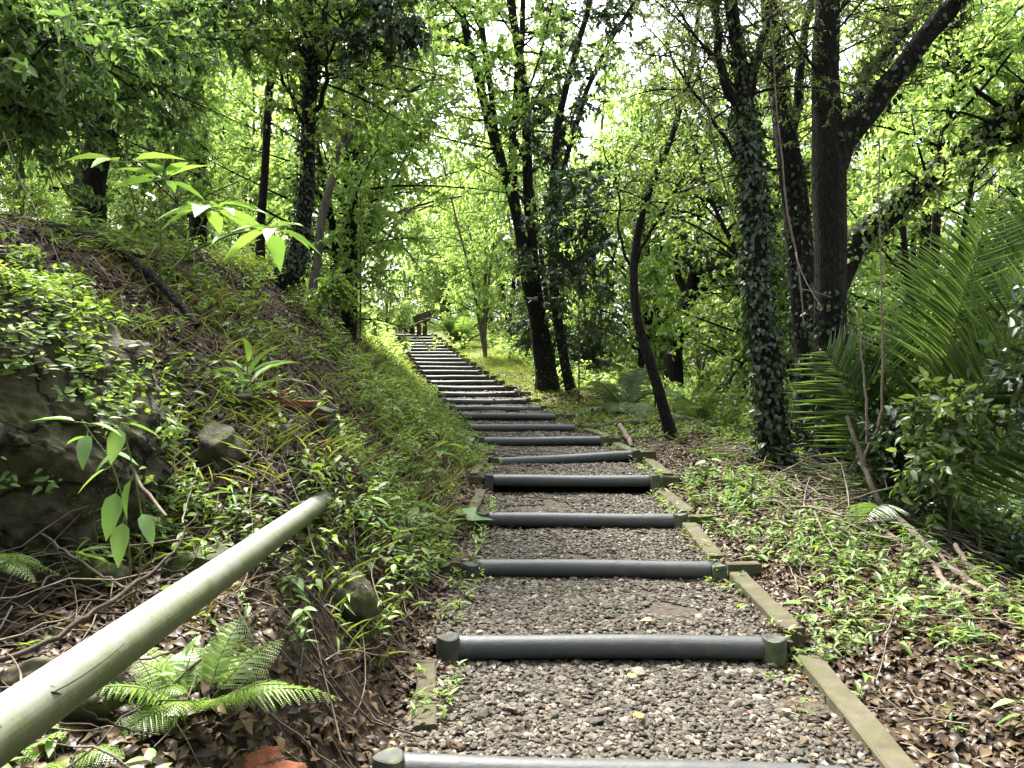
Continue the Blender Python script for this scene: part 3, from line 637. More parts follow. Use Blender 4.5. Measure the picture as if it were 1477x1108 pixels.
make_tree('forked_tree', 'dark forked trunk on the left plateau standing before the bright sky gap', 'tree',
          [[(286, 262, 13, 20), (284, 200, 13, 18), (280, 130, 13, 16), (270, 60, 13, 13), (262, -20, 13, 11), (255, -150, 13, 6)],
           [(286, 130, 13, 11), (298, 90, 13, 10), (310, 40, 13, 8), (320, -20, 13, 7), (335, -120, 13, 4)],
           [(281, 175, 13, 5), (262, 150, 12.8, 5), (240, 128, 12.6, 4), (215, 110, 12.4, 3)]],
          leafm='leaf_yellow', growth=[dict(n=60, blen=1.9, m=9, tlen=.6, l=18, lsize=.095, tmin=.45)],
          ivy=[(0, 700, .08, .05, .8)])
make_tree('dark_tree', 'stout dark ivy-hung trunk at the upper left behind the fallen trunk', 'tree',
          [[(130, 330, 8.6, 44), (132, 260, 8.6, 40), (150, 180, 8.6, 34), (172, 100, 8.6, 32), (185, 30, 8.6, 30), (188, -60, 8.6, 24), (180, -220, 8.6, 14)],
           [(160, 150, 8.6, 14), (110, 90, 8.0, 12), (60, 40, 7.4, 10), (-10, 0, 6.8, 8), (-80, -40, 6.2, 4)],
           [(176, 80, 8.6, 12), (225, 90, 8.4, 9), (270, 70, 8.2, 7), (310, 20, 8.0, 5), (350, -20, 7.8, 3)],
           [(150, 190, 8.6, 10), (100, 170, 7.6, 8), (40, 160, 6.6, 7), (-20, 150, 5.8, 4)],
           [(168, 120, 8.6, 10), (140, 80, 7.4, 8), (100, 60, 6.3, 7), (60, 60, 5.4, 4)]],
          leafm='leaf_deep', growth=[dict(n=60, blen=1.5, m=9, tlen=.5, l=20, lsize=.09, tmin=.3, kind='ovate', lw=.42), dict(n=60, blen=1.5, m=9, tlen=.5, l=22, lsize=.085, tmin=.02, limbs=[1, 3, 4], kind='ovate', lw=.42, up=-.15), dict(n=24, blen=1.0, m=8, tlen=.4, l=20, lsize=.085, tmin=.2, limbs=[2], kind='ovate', lw=.42, up=-.2)],
          ivy=[(0, 900, .08, .3, .95)])
make_tree('dark_tree', 'dark low-branched trunk in the shade right of the thin curved tree', 'tree',
          [[(972, 508, 17, 26), (978, 470, 17, 24), (992, 430, 17, 20), (1006, 380, 17, 16), (1012, 320, 17, 13), (1020, 240, 17, 10), (1030, 120, 17, 6)],
           [(985, 450, 17, 12), (1010, 420, 16.8, 10), (1045, 400, 16.6, 8), (1085, 390, 16.4, 5)],
           [(990, 430, 17, 12), (975, 380, 17.2, 9), (972, 320, 17.4, 7), (960, 250, 17.6, 4)]],
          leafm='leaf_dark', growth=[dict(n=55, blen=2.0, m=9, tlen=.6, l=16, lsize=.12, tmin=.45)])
make_tree('slim_tree', 'slim bent stem between the left ivy trunk and the top of the stairs', 'tree',
          [[(486, 515, 15, 13), (500, 445, 15, 12), (512, 392, 15, 11), (528, 340, 15, 10), (548, 290, 15, 9), (556, 270, 15, 8), (545, 220, 15, 7), (540, 150, 15, 6), (535, 40, 15, 4)],
           [(552, 285, 15, 5), (580, 240, 15, 5), (600, 200, 15, 4), (640, 150, 15, 3)],
           [(490, 505, 15, 10), (508, 400, 15, 8), (530, 320, 14.9, 7), (540, 260, 14.8, 6), (536, 180, 14.7, 4)]],
          bark='bark_pale', leafm='leaf_yellow', growth=[dict(n=60, blen=1.6, m=9, tlen=.5, l=18, lsize=.085, tmin=.35)])
make_tree('slim_tree', 'pale slanting stem rising close behind the left ivy trunk', 'tree',
          [[(452, 410, 12, 13), (462, 340, 12, 12), (478, 260, 12, 11), (486, 220, 12, 10), (505, 160, 12, 8), (525, 70, 12, 6), (540, -40, 12, 4)],
           [(486, 225, 12, 6), (520, 180, 11.8, 6), (570, 145, 11.6, 5), (630, 110, 11.4, 3)]],
          bark='bark_pale', leafm='leaf_yellow', growth=[dict(n=50, blen=1.5, m=9, tlen=.5, l=18, lsize=.075, tmin=.45)])
# a dark clump of leaves hangs into the picture top from a tree whose trunk rises behind the bank
make_tree('dark_tree', 'slender tree dangling a dark leafy clump into the top centre-left', 'tree',
          [[(375, 330, 10.4, 12), (385, 200, 10.3, 11), (400, 60, 10.1, 10), (430, -60, 9.6, 8), (480, -110, 9.0, 6), (530, -90, 8.4, 5), (555, -20, 8.0, 4), (560, 40, 7.9, 3), (556, 80, 7.9, 2)]],
          leafm='leaf_dark', growth=[dict(n=24, blen=.6, m=8, tlen=.3, l=20, lsize=.07, tmin=.78, droop=.9), dict(n=20, blen=1.1, m=8, tlen=.4, l=20, lsize=.075, tmin=.35, btop=.7)])

# --- forest trees beyond, built once per kind and copied
def forest_proto(name, cat, seed, Hh, r0, stems, leafm, bark, gk, bend=.6):
    r = np.random.default_rng(seed); limbs = []
    for k in range(stems):
        a = r.uniform(0, 2*PI); ln = r.uniform(.08, .28)*Hh if k else r.uniform(0, .1)*Hh
        pts = [(r.normal(0, .05), r.normal(0, .05), -.5, r0*1.25)]
        for q in (0, .12, .3, .5, .72, 1):
            pts.append((math.cos(a)*ln*q**1.3+r.normal(0, .05*bend)*(q > 0), math.sin(a)*ln*q**1.3+r.normal(0, .05*bend)*(q > 0), Hh*q*(1 if k == 0 else r.uniform(.8, .95)), r0*(1-.85*q)*(1 if k == 0 else .7)))
        limbs.append(smooth_line(pts, 18))
    t = thing(name, '', cat, (0, 0, 0)); tb = MB(); cb = MB()
    for k, L in enumerate(limbs): bark_tube(tb, L, 9, .1, k+seed)
    for g_ in gk: grow(limbs, bmb=tb, cmb=cb, **g_)
    tb.obj('trunk', M[bark], t); cb.obj('crown', M[leafm], t); return t
PROTO = [
    forest_proto('forest_tree', 'tree', 11, 9.5, .13, 3, 'leaf_yellow', 'bark', [dict(n=90, blen=2.4, m=10, tlen=.7, l=18, lsize=.13, tmin=.22)]),
    forest_proto('forest_tree', 'tree', 12, 11, .16, 2, 'leaf_mid', 'bark', [dict(n=90, blen=2.8, m=10, tlen=.8, l=18, lsize=.14, tmin=.25)]),
    forest_proto('slender_tree', 'tree', 13, 10, .08, 4, 'leaf_yellow', 'bark_pale', [dict(n=80, blen=1.7, m=10, tlen=.6, l=18, lsize=.11, tmin=.15)]),
    forest_proto('feathery_tree', 'tree', 14, 12, .15, 2, 'needle', 'bark', [dict(n=90, blen=2.4, m=10, tlen=.8, l=26, lsize=.13, lw=.2, tmin=.25, droop=.8)]),
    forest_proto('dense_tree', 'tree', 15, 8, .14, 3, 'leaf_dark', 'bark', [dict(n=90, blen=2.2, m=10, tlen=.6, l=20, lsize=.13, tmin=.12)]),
]
KIND = ['yellow-green forest tree', 'mid green forest tree', 'slender many-stemmed tree', 'feathery grey-green tree', 'dense dark tree']
spots = []
def place(n, xlo, xhi, ylo, yhi, kinds, minsep=1.6, smin=.75, smax=1.15, seed=0):
    r = np.random.default_rng(seed); tries = 0
    while n > 0 and tries < 4000:
        tries += 1
        y = r.uniform(ylo, yhi); x = r.uniform(xlo, xhi)*y
        if abs(x-cpath(y)) < 2.6: continue
        if any((x-a_)**2+(y-b_)**2 < minsep**2 for a_, b_, *_ in spots): continue
        spots.append((x, y, int(r.choice(kinds)), r.uniform(smin, smax), r.uniform(0, 6.28))); n -= 1
place(7, -.75, -.2, 12, 19, [0, 0, 2], 2.4, seed=1)
place(8, -.78, -.12, 19, 32, [0, 2, 1, 0], 2.6, seed=2)
place(8, .10, .42, 19, 32, [0, 1, 3, 4, 2], 2.4, seed=3)
place(8, .30, .80, 11, 19, [0, 1, 0, 2, 3], 2.0, seed=4)
place(9, .25, .85, 19, 34, [0, 1, 0, 2], 2.6, seed=5)
place(11, -.45, .4, 36, 50, [0, 2, 0, 1], 3.2, seed=6)
for px_, d_, k_, s_ in ((585, 40, 0, .8), (640, 38, 2, .7), (690, 34, 0, .75), (735, 30, 1, .7), (560, 33, 2, .6), (845, 27, 0, .8), (800, 36, 3, .9), (520, 30, 0, .75), (612, 47, 1, .9), (700, 24, 2, 1.0), (795, 25, 3, 1.05), (760, 31, 0, 1.15), (668, 42, 0, 1.2), (850, 20, 2, 1.0)):
    spots.append(((px_-CX)*d_/F, d_, k_, s_, px_*1.7))
ORDW = ['first', 'second', 'third', 'fourth', 'fifth', 'sixth', 'seventh', 'eighth', 'ninth', 'tenth', 'eleventh', 'twelfth', 'thirteenth', 'fourteenth', 'fifteenth', 'sixteenth', 'seventeenth', 'eighteenth', 'nineteenth', 'twentieth', 'twenty-first', 'twenty-second', 'twenty-third', 'twenty-fourth', 'twenty-fifth', 'twenty-sixth', 'twenty-seventh', 'twenty-eighth', 'twenty-ninth', 'thirtieth'] 
def landmark(px):
    if px < 0: return 'past the left edge'
    if px < 230: return 'behind the fallen tree'
    if px < 400: return 'left of the left ivy trunk'
    if px < 560: return 'right of the left ivy trunk'
    if px < 700: return 'beyond the bench'
    if px < 860: return 'behind the multi-stemmed tree'
    if px < 1000: return 'behind the thin curved tree'
    if px < 1150: return 'behind the right ivy-clad trunk'
    if px < 1300: return 'behind the thick forked trunk'
    if px < 1480: return 'behind the big palm'
    return 'past the right edge'
order = sorted(range(len(spots)), key=lambda k: spots[k][0]/spots[k][1])
cnt = {}; used = set()
for k in order:
    x, y, kd, sc, rz = spots[k]; cnt[kd] = cnt.get(kd, 0)+1
    lab = '%s %s, %s such from the left' % (KIND[kd], landmark(CX+x/y*F), ORDW[cnt[kd]-1])
    loc = (x, y, gh(x, y)-.05)
    if kd not in used:
        used.add(kd); o = PROTO[kd]; o.location = loc; o.rotation_euler = (0, 0, rz); o.scale = (sc,)*3; o['label'] = lab; o['group'] = 'forest trees behind the staircase'
    else: copy_thing(PROTO[kd], loc, rz, sc, lab, 'forest trees behind the staircase')

# unseen trees continuing the wood, added around the viewer to shade the foreground
for k, (x, y, kd, sc) in enumerate(((-5.4, -.9, 1, 1.15), (5.6, -1.3, 1, 1.15), (-2.6, -3.2, 0, 1.2), (2.4, -3.4, 1, 1.1), (6.2, -4.0, 0, 1.1), (-6.5, -3.5, 1, 1.1))):
    wh = ['left of', 'right of', 'behind and left of', 'behind and right of', 'far right behind', 'far left behind'][k]
    copy_thing(PROTO[kd], (x, y, gh(x, y)-.05), 1.3*k, sc, 'tall unseen forest tree added %s the viewpoint, its crown above the picture' % wh, 'unseen shade trees added around the viewpoint')

# ------------------------------------------------------------------ shrubs
def shrub_proto(name, seed, Hh, leafm, gk, stems=7):
    r = np.random.default_rng(seed); limbs = []
    for k in range(stems):
        a = r.uniform(0, 2*PI); ln = r.uniform(.1, .5)*Hh
        limbs.append(smooth_line([(0, 0, -.1, .014), (math.cos(a)*ln*.3, math.sin(a)*ln*.3, Hh*.4, .01), (math.cos(a)*ln, math.sin(a)*ln, Hh*r.uniform(.75, 1.05), .004)], 8))
    t = thing(name, '', 'shrub'); tb = MB(); cb = MB()
    for L in limbs: tubes(tb, L[None, :, :3], L[None, :, 3], 5)
    grow(limbs, bmb=tb, cmb=cb, brad=.006, **gk)
    tb.obj('stem', M['twig_dark'], t); cb.obj('foliage', M[leafm], t); return t
SH = [shrub_proto('leafy_shrub', 21, 1.1, 'leaf_mid', dict(n=34, blen=.55, m=6, tlen=.25, l=12, lsize=.075, tmin=.2, kind='ovate', lw=.45)),
      shrub_proto('leafy_shrub', 22, .9, 'leaf_yellow', dict(n=34, blen=.5, m=6, tlen=.25, l=12, lsize=.07, tmin=.1, kind='lance', lw=.3)),
      shrub_proto('dark_shrub', 23, 1.5, 'leaf_dark', dict(n=40, blen=.7, m=6, tlen=.3, l=13, lsize=.09, tmin=.15, kind='ovate', lw=.45)),
      shrub_proto('feathery_shrub', 24, 1.0, 'fern', dict(n=36, blen=.6, m=7, tlen=.3, l=18, lsize=.05, tmin=.1, lw=.25))]
SK = ['mid green leafy shrub', 'pale green leafy shrub', 'dark leafy shrub', 'feathery pale shrub']
sspots = []
def place_s(n, fx, ylo, yhi, kinds, sep, smin, smax, seed, cond=None):
    r = np.random.default_rng(seed); tries = 0
    while n > 0 and tries < 6000:
        tries += 1; y = r.uniform(ylo, yhi); x = fx(y, r)
        if any((x-a_)**2+(y-b_)**2 < sep**2 for a_, b_, *_ in sspots): continue
        sspots.append((x, y, int(r.choice(kinds)), r.uniform(smin, smax), r.uniform(0, 6.28))); n -= 1
place_s(34, lambda y, r: cpath(y)+HW+r.uniform(2.0, .75*y+2), 8, 17, [0, 1, 2, 3, 3, 0], .8, .6, 1.1, 31)
place_s(14, lambda y, r: cpath(y)+HW+r.uniform(2.4, 5.5), 4.6, 8.5, [0, 0, 2, 1], .7, .5, .85, 32)
place_s(34, lambda y, r: cpath(y)+HW+r.uniform(1.6, .7*y), 17, 34, [0, 1, 2, 3], 1.2, .9, 1.6, 33)
place_s(15, lambda y, r: cpath(y)-HW-r.uniform(2.9, .55*y+2), 9, 17, [0, 1, 1, 3], .8, .6, 1.1, 34)
place_s(26, lambda y, r: cpath(y)-HW-r.uniform(1.0, .5*y), 17, 36, [1, 1, 0, 3], 1.1, .8, 1.5, 35)
place_s(10, lambda y, r: cpath(y)-HW-r.uniform(1.1, 2.4), 13, 24, [1, 3, 1], .7, .4, .7, 36)
place_s(16, lambda y, r: r.uniform(-10, 4), 37, 46, [1, 0, 3], 1.2, 1.2, 2.0, 37)
def slandmark(x, y):
    px = CX+x/y*F; side = 'right' if x > cpath(y) else 'left'
    if y > 36: return 'beyond the bench'
    if side == 'left': return 'on the upper left bank' if px < 330 else ('near the left ivy trunk' if px < 480 else 'left of the upper steps')
    if y < 8.6: return 'in the dark hollow'
    if px < 860: return 'behind the multi-stemmed tree'
    if px < 1080: return 'behind the thin curved tree'
    if px < 1300: return 'behind the forked trunk'
    return 'behind the big palm'
cnt = {}; used = set()
sspots.sort(key=lambda q: q[0]/q[1])
for x, y, kd, sc, rz in sspots:
    cnt[kd] = cnt.get(kd, 0)+1
    w = ORDW[cnt[kd]-1] if cnt[kd] <= 30 else 'number %d' % cnt[kd]
    lab = '%s %s, %s such from the left' % (SK[kd], slandmark(x, y), w)
    loc = (x, y, gh(x, y)-.05)
    if kd not in used:
        used.add(kd); o = SH[kd]; o.location = loc; o.rotation_euler = (0, 0, rz); o.scale = (sc,)*3; o['label'] = lab; o['group'] = 'shrubs of the forest understorey'
    else: copy_thing(SH[kd], loc, rz, sc, lab, 'shrubs of the forest understorey')

# ------------------------------------------------------------------ fronds
def frond(lmb, smb, base, d, length, arch, n, ll, lw=.07, vee=.35, droop=.35, kind='lance', start=.15, rad=.012, r=None, yaw=0, taper=.5, ref=(0, 0, 1)):
    """one palm or fern frond: a curved rachis with leaflets on both sides"""
    d = nrm(np.array(d, float)); K = 24; s = np.linspace(0, 1, K)
    P = np.array(base)+d*(length*s)[:, None]; P[:, 2] -= arch*length*s**2.2
    hz = np.array((-d[1], d[0], 0)); P = P+hz*(yaw*length*s**2)[:, None]
    tubes(smb, P[None], (rad*(1-.85*s)+.0015)[None], 6)
    t = np.linspace(start, .99, n); L = np.hstack([P, np.zeros((K, 1))])
    q = on_line(L, t)[:, :3]; T = nrm(on_line(L, np.minimum(t+.02, 1))[:, :3]-on_line(L, np.maximum(t-.03, 0))[:, :3])
    sd = nrm(np.cross(T, ref)); upv = np.cross(sd, T)
    size = ll*np.sin(PI*np.clip(.12+.86*(t-start)/(1-start), 0, 1))**taper
    for sg in (1, -1):
        dd = nrm(sd*sg+T*(.30+.55*t)[:, None]+upv*vee*.5+rv(n, .05)); dd[:, 2] -= droop*.3
        leaves(lmb, kind, q, dd, upv+sd*sg*-.2+rv(n, .12), size*rng.uniform(.9, 1.08, n), lw, rng.random(n)*.5+.2 if r is None else r, zs=1.0+droop)
def palm(name, label, base, fr, leafm='palm', ll=.42, n=60, lw=.075, stemm='stem', rad=.014, cat='palm', droop=.35, bsink=.08, refs=None):
    org = np.array(base, float); t = thing(name, label, cat, tuple(org))
    for (d, ln, arch, yaw) in fr:
        lm = MB(); sm = MB()
        frond(lm, sm, (0, 0, -bsink), d, ln, arch, int(n*ln/2.4)+10, ll, lw, rad=rad, yaw=yaw, droop=droop, ref=(0, 0, 1) if refs is None else (random.uniform(-.2, .2), -1, random.uniform(.1, .9)))
        f = lm.obj('frond', M[leafm], t); sm.obj('rachis', M[stemm], f)
    return t
def gp(px, d, dy=0):
    x = (px-CX)*d/F; return (x, d, gh(x, d)+dy)
b = gp(1300, 6.4)
fr = []
for (tx, ty, td, arch) in ((1425, 285, 6.0, .10), (1530, 360, 5.6, .16), (1350, 350, 6.8, .10), (1185, 480, 6.3, .22), (1470, 470, 5.6, .25), (1560, 560, 5.4, .3), (1520, 250, 6.8, .12), (1270, 470, 6.3, .25)):
    tip = at(tx, ty, td); v = tip-np.array(b); ln = np.linalg.norm(v); v = v.copy(); v[2] += arch*ln
    fr.append((tuple(v), np.linalg.norm(v), arch, random.uniform(-.08, .08)))
palm('palm_clump', 'big dark-fronded palm filling the right side beside the forked trunk', b, fr, ll=.60, n=46, lw=.05, droop=.2, refs=1)
def rand_palm(name, label, px, d, nf, ln, leafm, ll, n, arch=.35, el=(.3, 1.2), dy=0, lw=.08, droop=.35, tilt=0):
    fr = []
    for k in range(nf):
        a = 2*PI*k/nf+random.uniform(-.3, .3); e = random.uniform(*el)
        fr.append(((math.cos(a)*math.cos(e)+tilt, math.sin(a)*math.cos(e), math.sin(e)), ln*random.uniform(.75, 1.1), arch*random.uniform(.7, 1.3), random.uniform(-.1, .1)))
    return palm(name, label, gp(px, d, dy), fr, leafm, ll, n, lw, droop=droop)
rand_palm('palm_clump', 'small fan of pale fronds behind the grass slope, left of the thin curved tree', 900, 12.5, 11, 1.5, 'palm_pale', .30, 50, .45)
rand_palm('palm_clump', 'palm with silvery fronds between the thin curved tree and the ivy-clad trunk', 1010, 11.5, 9, 1.1, 'palm', .25, 44, .4)
rand_palm('palm_clump', 'upright arching palm clump right of the bench', 662, 28, 18, 1.9, 'palm', .42, 46, .2, (.75, 1.4), lw=.05)
rand_palm('palm_clump', 'low palm fronds spreading over the ground at the foot of the forked trunk', 1285, 6.0, 8, 1.2, 'palm', .24, 44, .5, (.2, .8))
rand_palm('palm_clump', 'palm fronds at the right edge above the dark hollow', 1440, 6.6, 8, 1.5, 'palm', .28, 48, .45, (.3, 1.0))
rand_palm('palm_clump', 'bright fine-fronded palm beyond the left end of the stair top', 575, 36, 12, 2.4, 'palm_pale', .4, 40, .3, (.6, 1.3))
def fern_frond(lmb, smb, base, d, length, arch, n, ll, r=None):
    """twice-divided fern frond"""
    d = nrm(np.array(d, float)); K = 18; s = np.linspace(0, 1, K)
    P = np.array(base)+d*(length*s)[:, None]; P[:, 2] -= arch*length*s**2
    tubes(smb, P[None], (.0025*(1-.7*s)+.0006)[None], 4)
    L = np.hstack([P, np.zeros((K, 1))]); t = np.linspace(.22, .98, n); q = on_line(L, t)[:, :3]
    T = nrm(on_line(L, np.minimum(t+.03, 1))[:, :3]-on_line(L, np.maximum(t-.03, 0))[:, :3]); sd = nrm(np.cross(T, (0, 0, 1))); upv = np.cross(sd, T)
    for sg in (1, -1):
        for k in range(n):
            f = (t[k]-.22)/.76; pl = ll*(1-f)**.8*(.55+.45*min(1, f*6))+.008
            dd = nrm(sd[k]*sg+T[k]*.55+np.array((0, 0, -.18))+rng.normal(0, .04, 3)); m = max(4, int(pl/.0075)); u = (np.arange(m)+.5)/m
            pos = q[k]+dd*(pl*u)[:, None]+np.array((0, 0, -.12))*(pl*u**2)[:, None]; sd2 = nrm(np.cross(dd, upv[k]))
            w = pl*.15*(1-u)**.7+.0035
            for g2 in (1, -1):
                leaves(lmb, 'quad', pos, sd2*g2+dd*.6, upv[k], w, .5, (rng.random()*.5+.3) if r is None else r)
            leaves(lmb, 'quad', q[k][None], dd, upv[k], pl, .045)
def fern(label, base, nf, ln, ll, el=(.25, .9), n=15, az=(0, 2*PI)):
    t = thing('fern', label, 'fern', base)
    for k in range(nf):
        a = az[0]+(az[1]-az[0])*(k+random.uniform(.2, .8))/nf; e = random.uniform(*el)
        lm = MB(); sm = MB(); fern_frond(lm, sm, (0, 0, -.01), (math.cos(a)*math.cos(e), math.sin(a)*math.cos(e), math.sin(e)), ln*random.uniform(.75, 1.1), random.uniform(.3, .6), n, ll)
        f = lm.obj('frond', M['fern'], t); sm.obj('rachis', M['stem'], f)
    return t
fern('bright green fern under the pale handrail, the largest fern in the foreground', gp(290, 2.3), 11, .46, .13, n=13, el=(.45, 1.15))
fern('small fern half hidden beneath the lower end of the handrail', gp(95, 2.0), 6, .26, .085, n=14)
fern('fern clinging to the rock face at the left edge', (at(-8, 800, 2.75)[0]-.02, 2.75, at(0, 800, 2.75)[2]), 6, .22, .07, el=(-.1, .6), az=(-1.6, .6), n=13)
fern('low fern left of the handrail fern', gp(205, 2.3), 6, .26, .08)

# ------------------------------------------------------------------ broad-leaved plants
def leafy_plant(name, label, base, stems, leafm='herb_pale', kind='ovate', cat='plant', stemr=.004, stemm='stem', group=None):
    """stems: list of (points relative to base, leaf list (t, azimuth, elevation, size, width))"""
    org = np.array(base, float); t = thing(name, label, cat, tuple(org), group); sm = MB(); lm = MB()
    for pts, lv in stems:
        K = smooth_line([(*p, stemr*(1-.6*i/len(pts))) for i, p in enumerate(pts)], 14)
        tubes(sm, K[None, :, :3], K[None, :, 3], 6)
        for (tt, az, el, size, w) in lv:
            q = on_line(K, np.array([tt]))[0, :3]; d = np.array((math.cos(az)*math.cos(el), math.sin(az)*math.cos(el), math.sin(el)))
            pe = q+d*size*.22; tubes(sm, np.array([[q, (q+pe)/2+(0, 0, .01*size), pe]]), np.array([[stemr*.5, stemr*.4, stemr*.35]]), 4)
            side = np.cross((0, 0, 1), d); upv = np.cross(d, side)+rng.normal(0, .12, 3)
            leaves(lm, kind, pe[None], d[None]+rng.normal(0, .05, 3), upv[None], size, w, None)
    sm.obj('stem', M[stemm], t); lm.obj('leaves', M[leafm], t); return t
def rnd_leaves(n, size, w, t0=.3, el=(-.7, .3)):
    return [(t0+(1-t0)*(k+.5)/n, k*2.4+random.uniform(-.4, .4), random.uniform(*el), size*random.uniform(.7, 1.15), w) for k in range(n)]
def P_(px, py, d, org): return tuple(at(px, py, d)-np.array(org))
# umbrella-leaved plant on the bank crest
o = at(232, 420, 5.4); o[2] = gh(o[0], o[1])-.02
st = [([(0, 0, 0), P_(245, 395, 5.3, o), P_(270, 365, 5.2, o), P_(300, 300, 5.1, o)], [(1, a, random.uniform(-.35, .25), .36*random.uniform(.75, 1.15), .38) for a in np.arange(0, 6.2, .55)]),
      ([(0, 0, 0), P_(255, 380, 5.3, o), P_(330, 340, 4.9, o), P_(395, 330, 4.7, o)], [(1, a, random.uniform(-.5, .1), .30*random.uniform(.8, 1.1), .36) for a in np.arange(.3, 6.2, .75)]+[(.7, 4.4, -.3, .2, .35)]),
      ([(0, 0, 0), P_(232, 330, 5.2, o), P_(235, 260, 5.1, o)], [(1, a, random.uniform(-.2, .5), .26*random.uniform(.8, 1.1), .32) for a in np.arange(.1, 6.2, .8)]),
      ([(0, 0, 0), P_(205, 340, 5.3, o), P_(190, 280, 5.2, o), P_(180, 235, 5.0, o)], [(1, a, random.uniform(-.2, .4), .32, .36) for a in (3.3, 4.6, .2)])]
leafy_plant('broad_leaved_sapling', 'sapling with large umbrella-like leaves on the left bank above the slope', o, st, kind='lance', stemr=.009)
# strap-leaved plant
o = np.array(at(352, 520, 4.9)); o[2] = gh(o[0], o[1])
sl = []
for k in range(11):
    a = k*2.4; sl.append((.35+.06*k, a, random.uniform(.35, 1.0), random.uniform(.26, .38), .13))
leafy_plant('strap_leaved_plant', 'bright plant with arching strap leaves on the left slope', o, [([(0, 0, 0), (.01, 0, .10), (.03, -.02, .26)], sl)], kind='blade', leafm='herb_pale', stemr=.008)
# the plant before the rock face
o = np.array(at(190, 860, 2.9)); o[2] = gh(o[0], o[1])
st = [([(0, 0, 0), P_(185, 780, 2.8, o), P_(165, 680, 2.7, o), P_(120, 610, 2.6, o)], [(.45, 4.9, -1.0, .16, .42), (.6, 4.6, -1.2, .17, .4), (.7, 3.6, -.6, .12, .45), (.8, .2, -.3, .11, .4), (.9, 2.9, -.1, .10, .36), (1, 3.3, .1, .14, .36), (1, .1, -.2, .12, .36), (.95, 5.0, -.9, .13, .4)]),
      ([(0, 0, 0), P_(205, 780, 2.8, o), P_(195, 690, 2.7, o), P_(175, 610, 2.65, o)], [(.5, 5.6, -.9, .13, .42), (.7, 4.5, -1.2, .14, .4), (.85, 3.9, -.5, .11, .42), (1, .4, -.3, .12, .4), (1, 4.8, -1.0, .13, .45)])]
leafy_plant('leafy_stalk', 'plant with hanging oval leaves in front of the rock face', o, st)
# seedling at the bottom
o = np.array(gp(572, 2.3))
leafy_plant('leafy_seedling', 'leafy seedling at the bottom beside the left end of the lowest board', o, [([(0, 0, 0), (-.01, 0, .12), (.0, -.02, .26)], rnd_leaves(10, .075, .62, .15, (-.4, .4))), ([(0, 0, 0), (.03, -.04, .08), (.02, -.06, .16)], rnd_leaves(6, .07, .6, .2, (-.3, .3)))], kind='heart', stemr=.002)
o = np.array(gp(210, 1.9)); o[2] -= .0
leafy_plant('leafy_seedling', 'leafy seedling at the bottom below the handrail ferns', o, [([(0, 0, 0), (.01, 0, .08), (.03, -.02, .15)], rnd_leaves(8, .07, .5, .15, (-.3, .4))), ([(0, 0, 0), (.09, -.02, .06), (.16, -.03, .12)], rnd_leaves(7, .055, .6, .3, (-.3, .4)))], kind='ovate', stemr=.002)
o = np.array(gp(410, 3.3))
leafy_plant('leafy_seedling', 'seedling with round-based leaves right below the end of the handrail', o, [([(0, 0, 0), (-.02, -.02, .1), (-.03, -.05, .2)], rnd_leaves(5, .075, .65, .4, (-.3, .3)))], kind='heart', stemr=.002)
# large heart leaves beside the steps
for (px, d, lab, n, sz) in ((600, 5.6, 'pair of large pale heart leaves left of the fifth step log', 4, .22), (655, 5.9, 'single large yellowish leaf plant beside the fourth step log', 3, .18), (635, 7.6, 'large-leaved plant left of the sixth step log', 5, .20), (680, 9.4, 'large-leaved plant left of the seventh step log', 4, .16), (1300, 4.6, 'star-leaved seedling at the right on the litter', 5, .10), (1448, 2.9, 'pale star-leaved seedling at the lower right edge', 6, .11), (1005, 7.4, 'low broad-leaved plant right of the fifth step log', 6, .14), (520, 4.2, 'broad-leaved plant right of the handrail end', 6, .12)):
    o = np.array(gp(px, d))
    leafy_plant('broad_leaved_plant', lab, o, [([(0, 0, 0), (random.uniform(-.1, .1), -.05, .10), (random.uniform(-.15, .15), -.1, .16+sz*.3)], rnd_leaves(n, sz, .75 if sz > .12 else .4, .3, (-.5, .1)))], kind='heart' if sz > .12 else 'lance', stemr=.003)

WEED = [(470, 735, 4.15), (490, 720, 4.3), (508, 728, 4.2), (452, 745, 4.0), (520, 745, 4.15), (455, 800, 3.6), (478, 770, 3.9), (440, 770, 4.0), (500, 745, 4.1), (475, 735, 4.5), (520, 790, 3.9), (495, 830, 3.5), (540, 850, 3.5), (430, 850, 3.2), (560, 820, 3.8), (400, 640, 4.5), (455, 650, 4.6), (380, 660, 4.4), (490, 660, 5.0), (350, 610, 4.7)]
WEED.sort()
for k, (px, py, d) in enumerate(WEED):
    o = np.array(gp(px, d)); zt = max(at(px, py, d)[2]-o[2], .1)
    leafy_plant('leafy_weed', '%s from the left of the leafy weeds around the handrail end and masonry' % ORDW[k], o,
        [([(0, 0, 0), (random.uniform(-.04, .04), -.03, zt*.6), (random.uniform(-.08, .08), -.06, zt+.08)], rnd_leaves(12, .065, random.choice((.3, .5)), .25, (-.6, .3))), ([(0, 0, 0), (.05, -.03, zt*.4), (.11, -.05, zt*.7+.05)], rnd_leaves(8, .06, .45, .3, (-.6, .3))), ([(0, 0, 0), (-.05, -.03, zt*.4), (-.11, -.02, zt*.8)], rnd_leaves(8, .06, .4, .3, (-.6, .3)))], kind='lance' if k % 2 else 'ovate', leafm='herb', stemr=.002, group='leafy weeds around the handrail end')

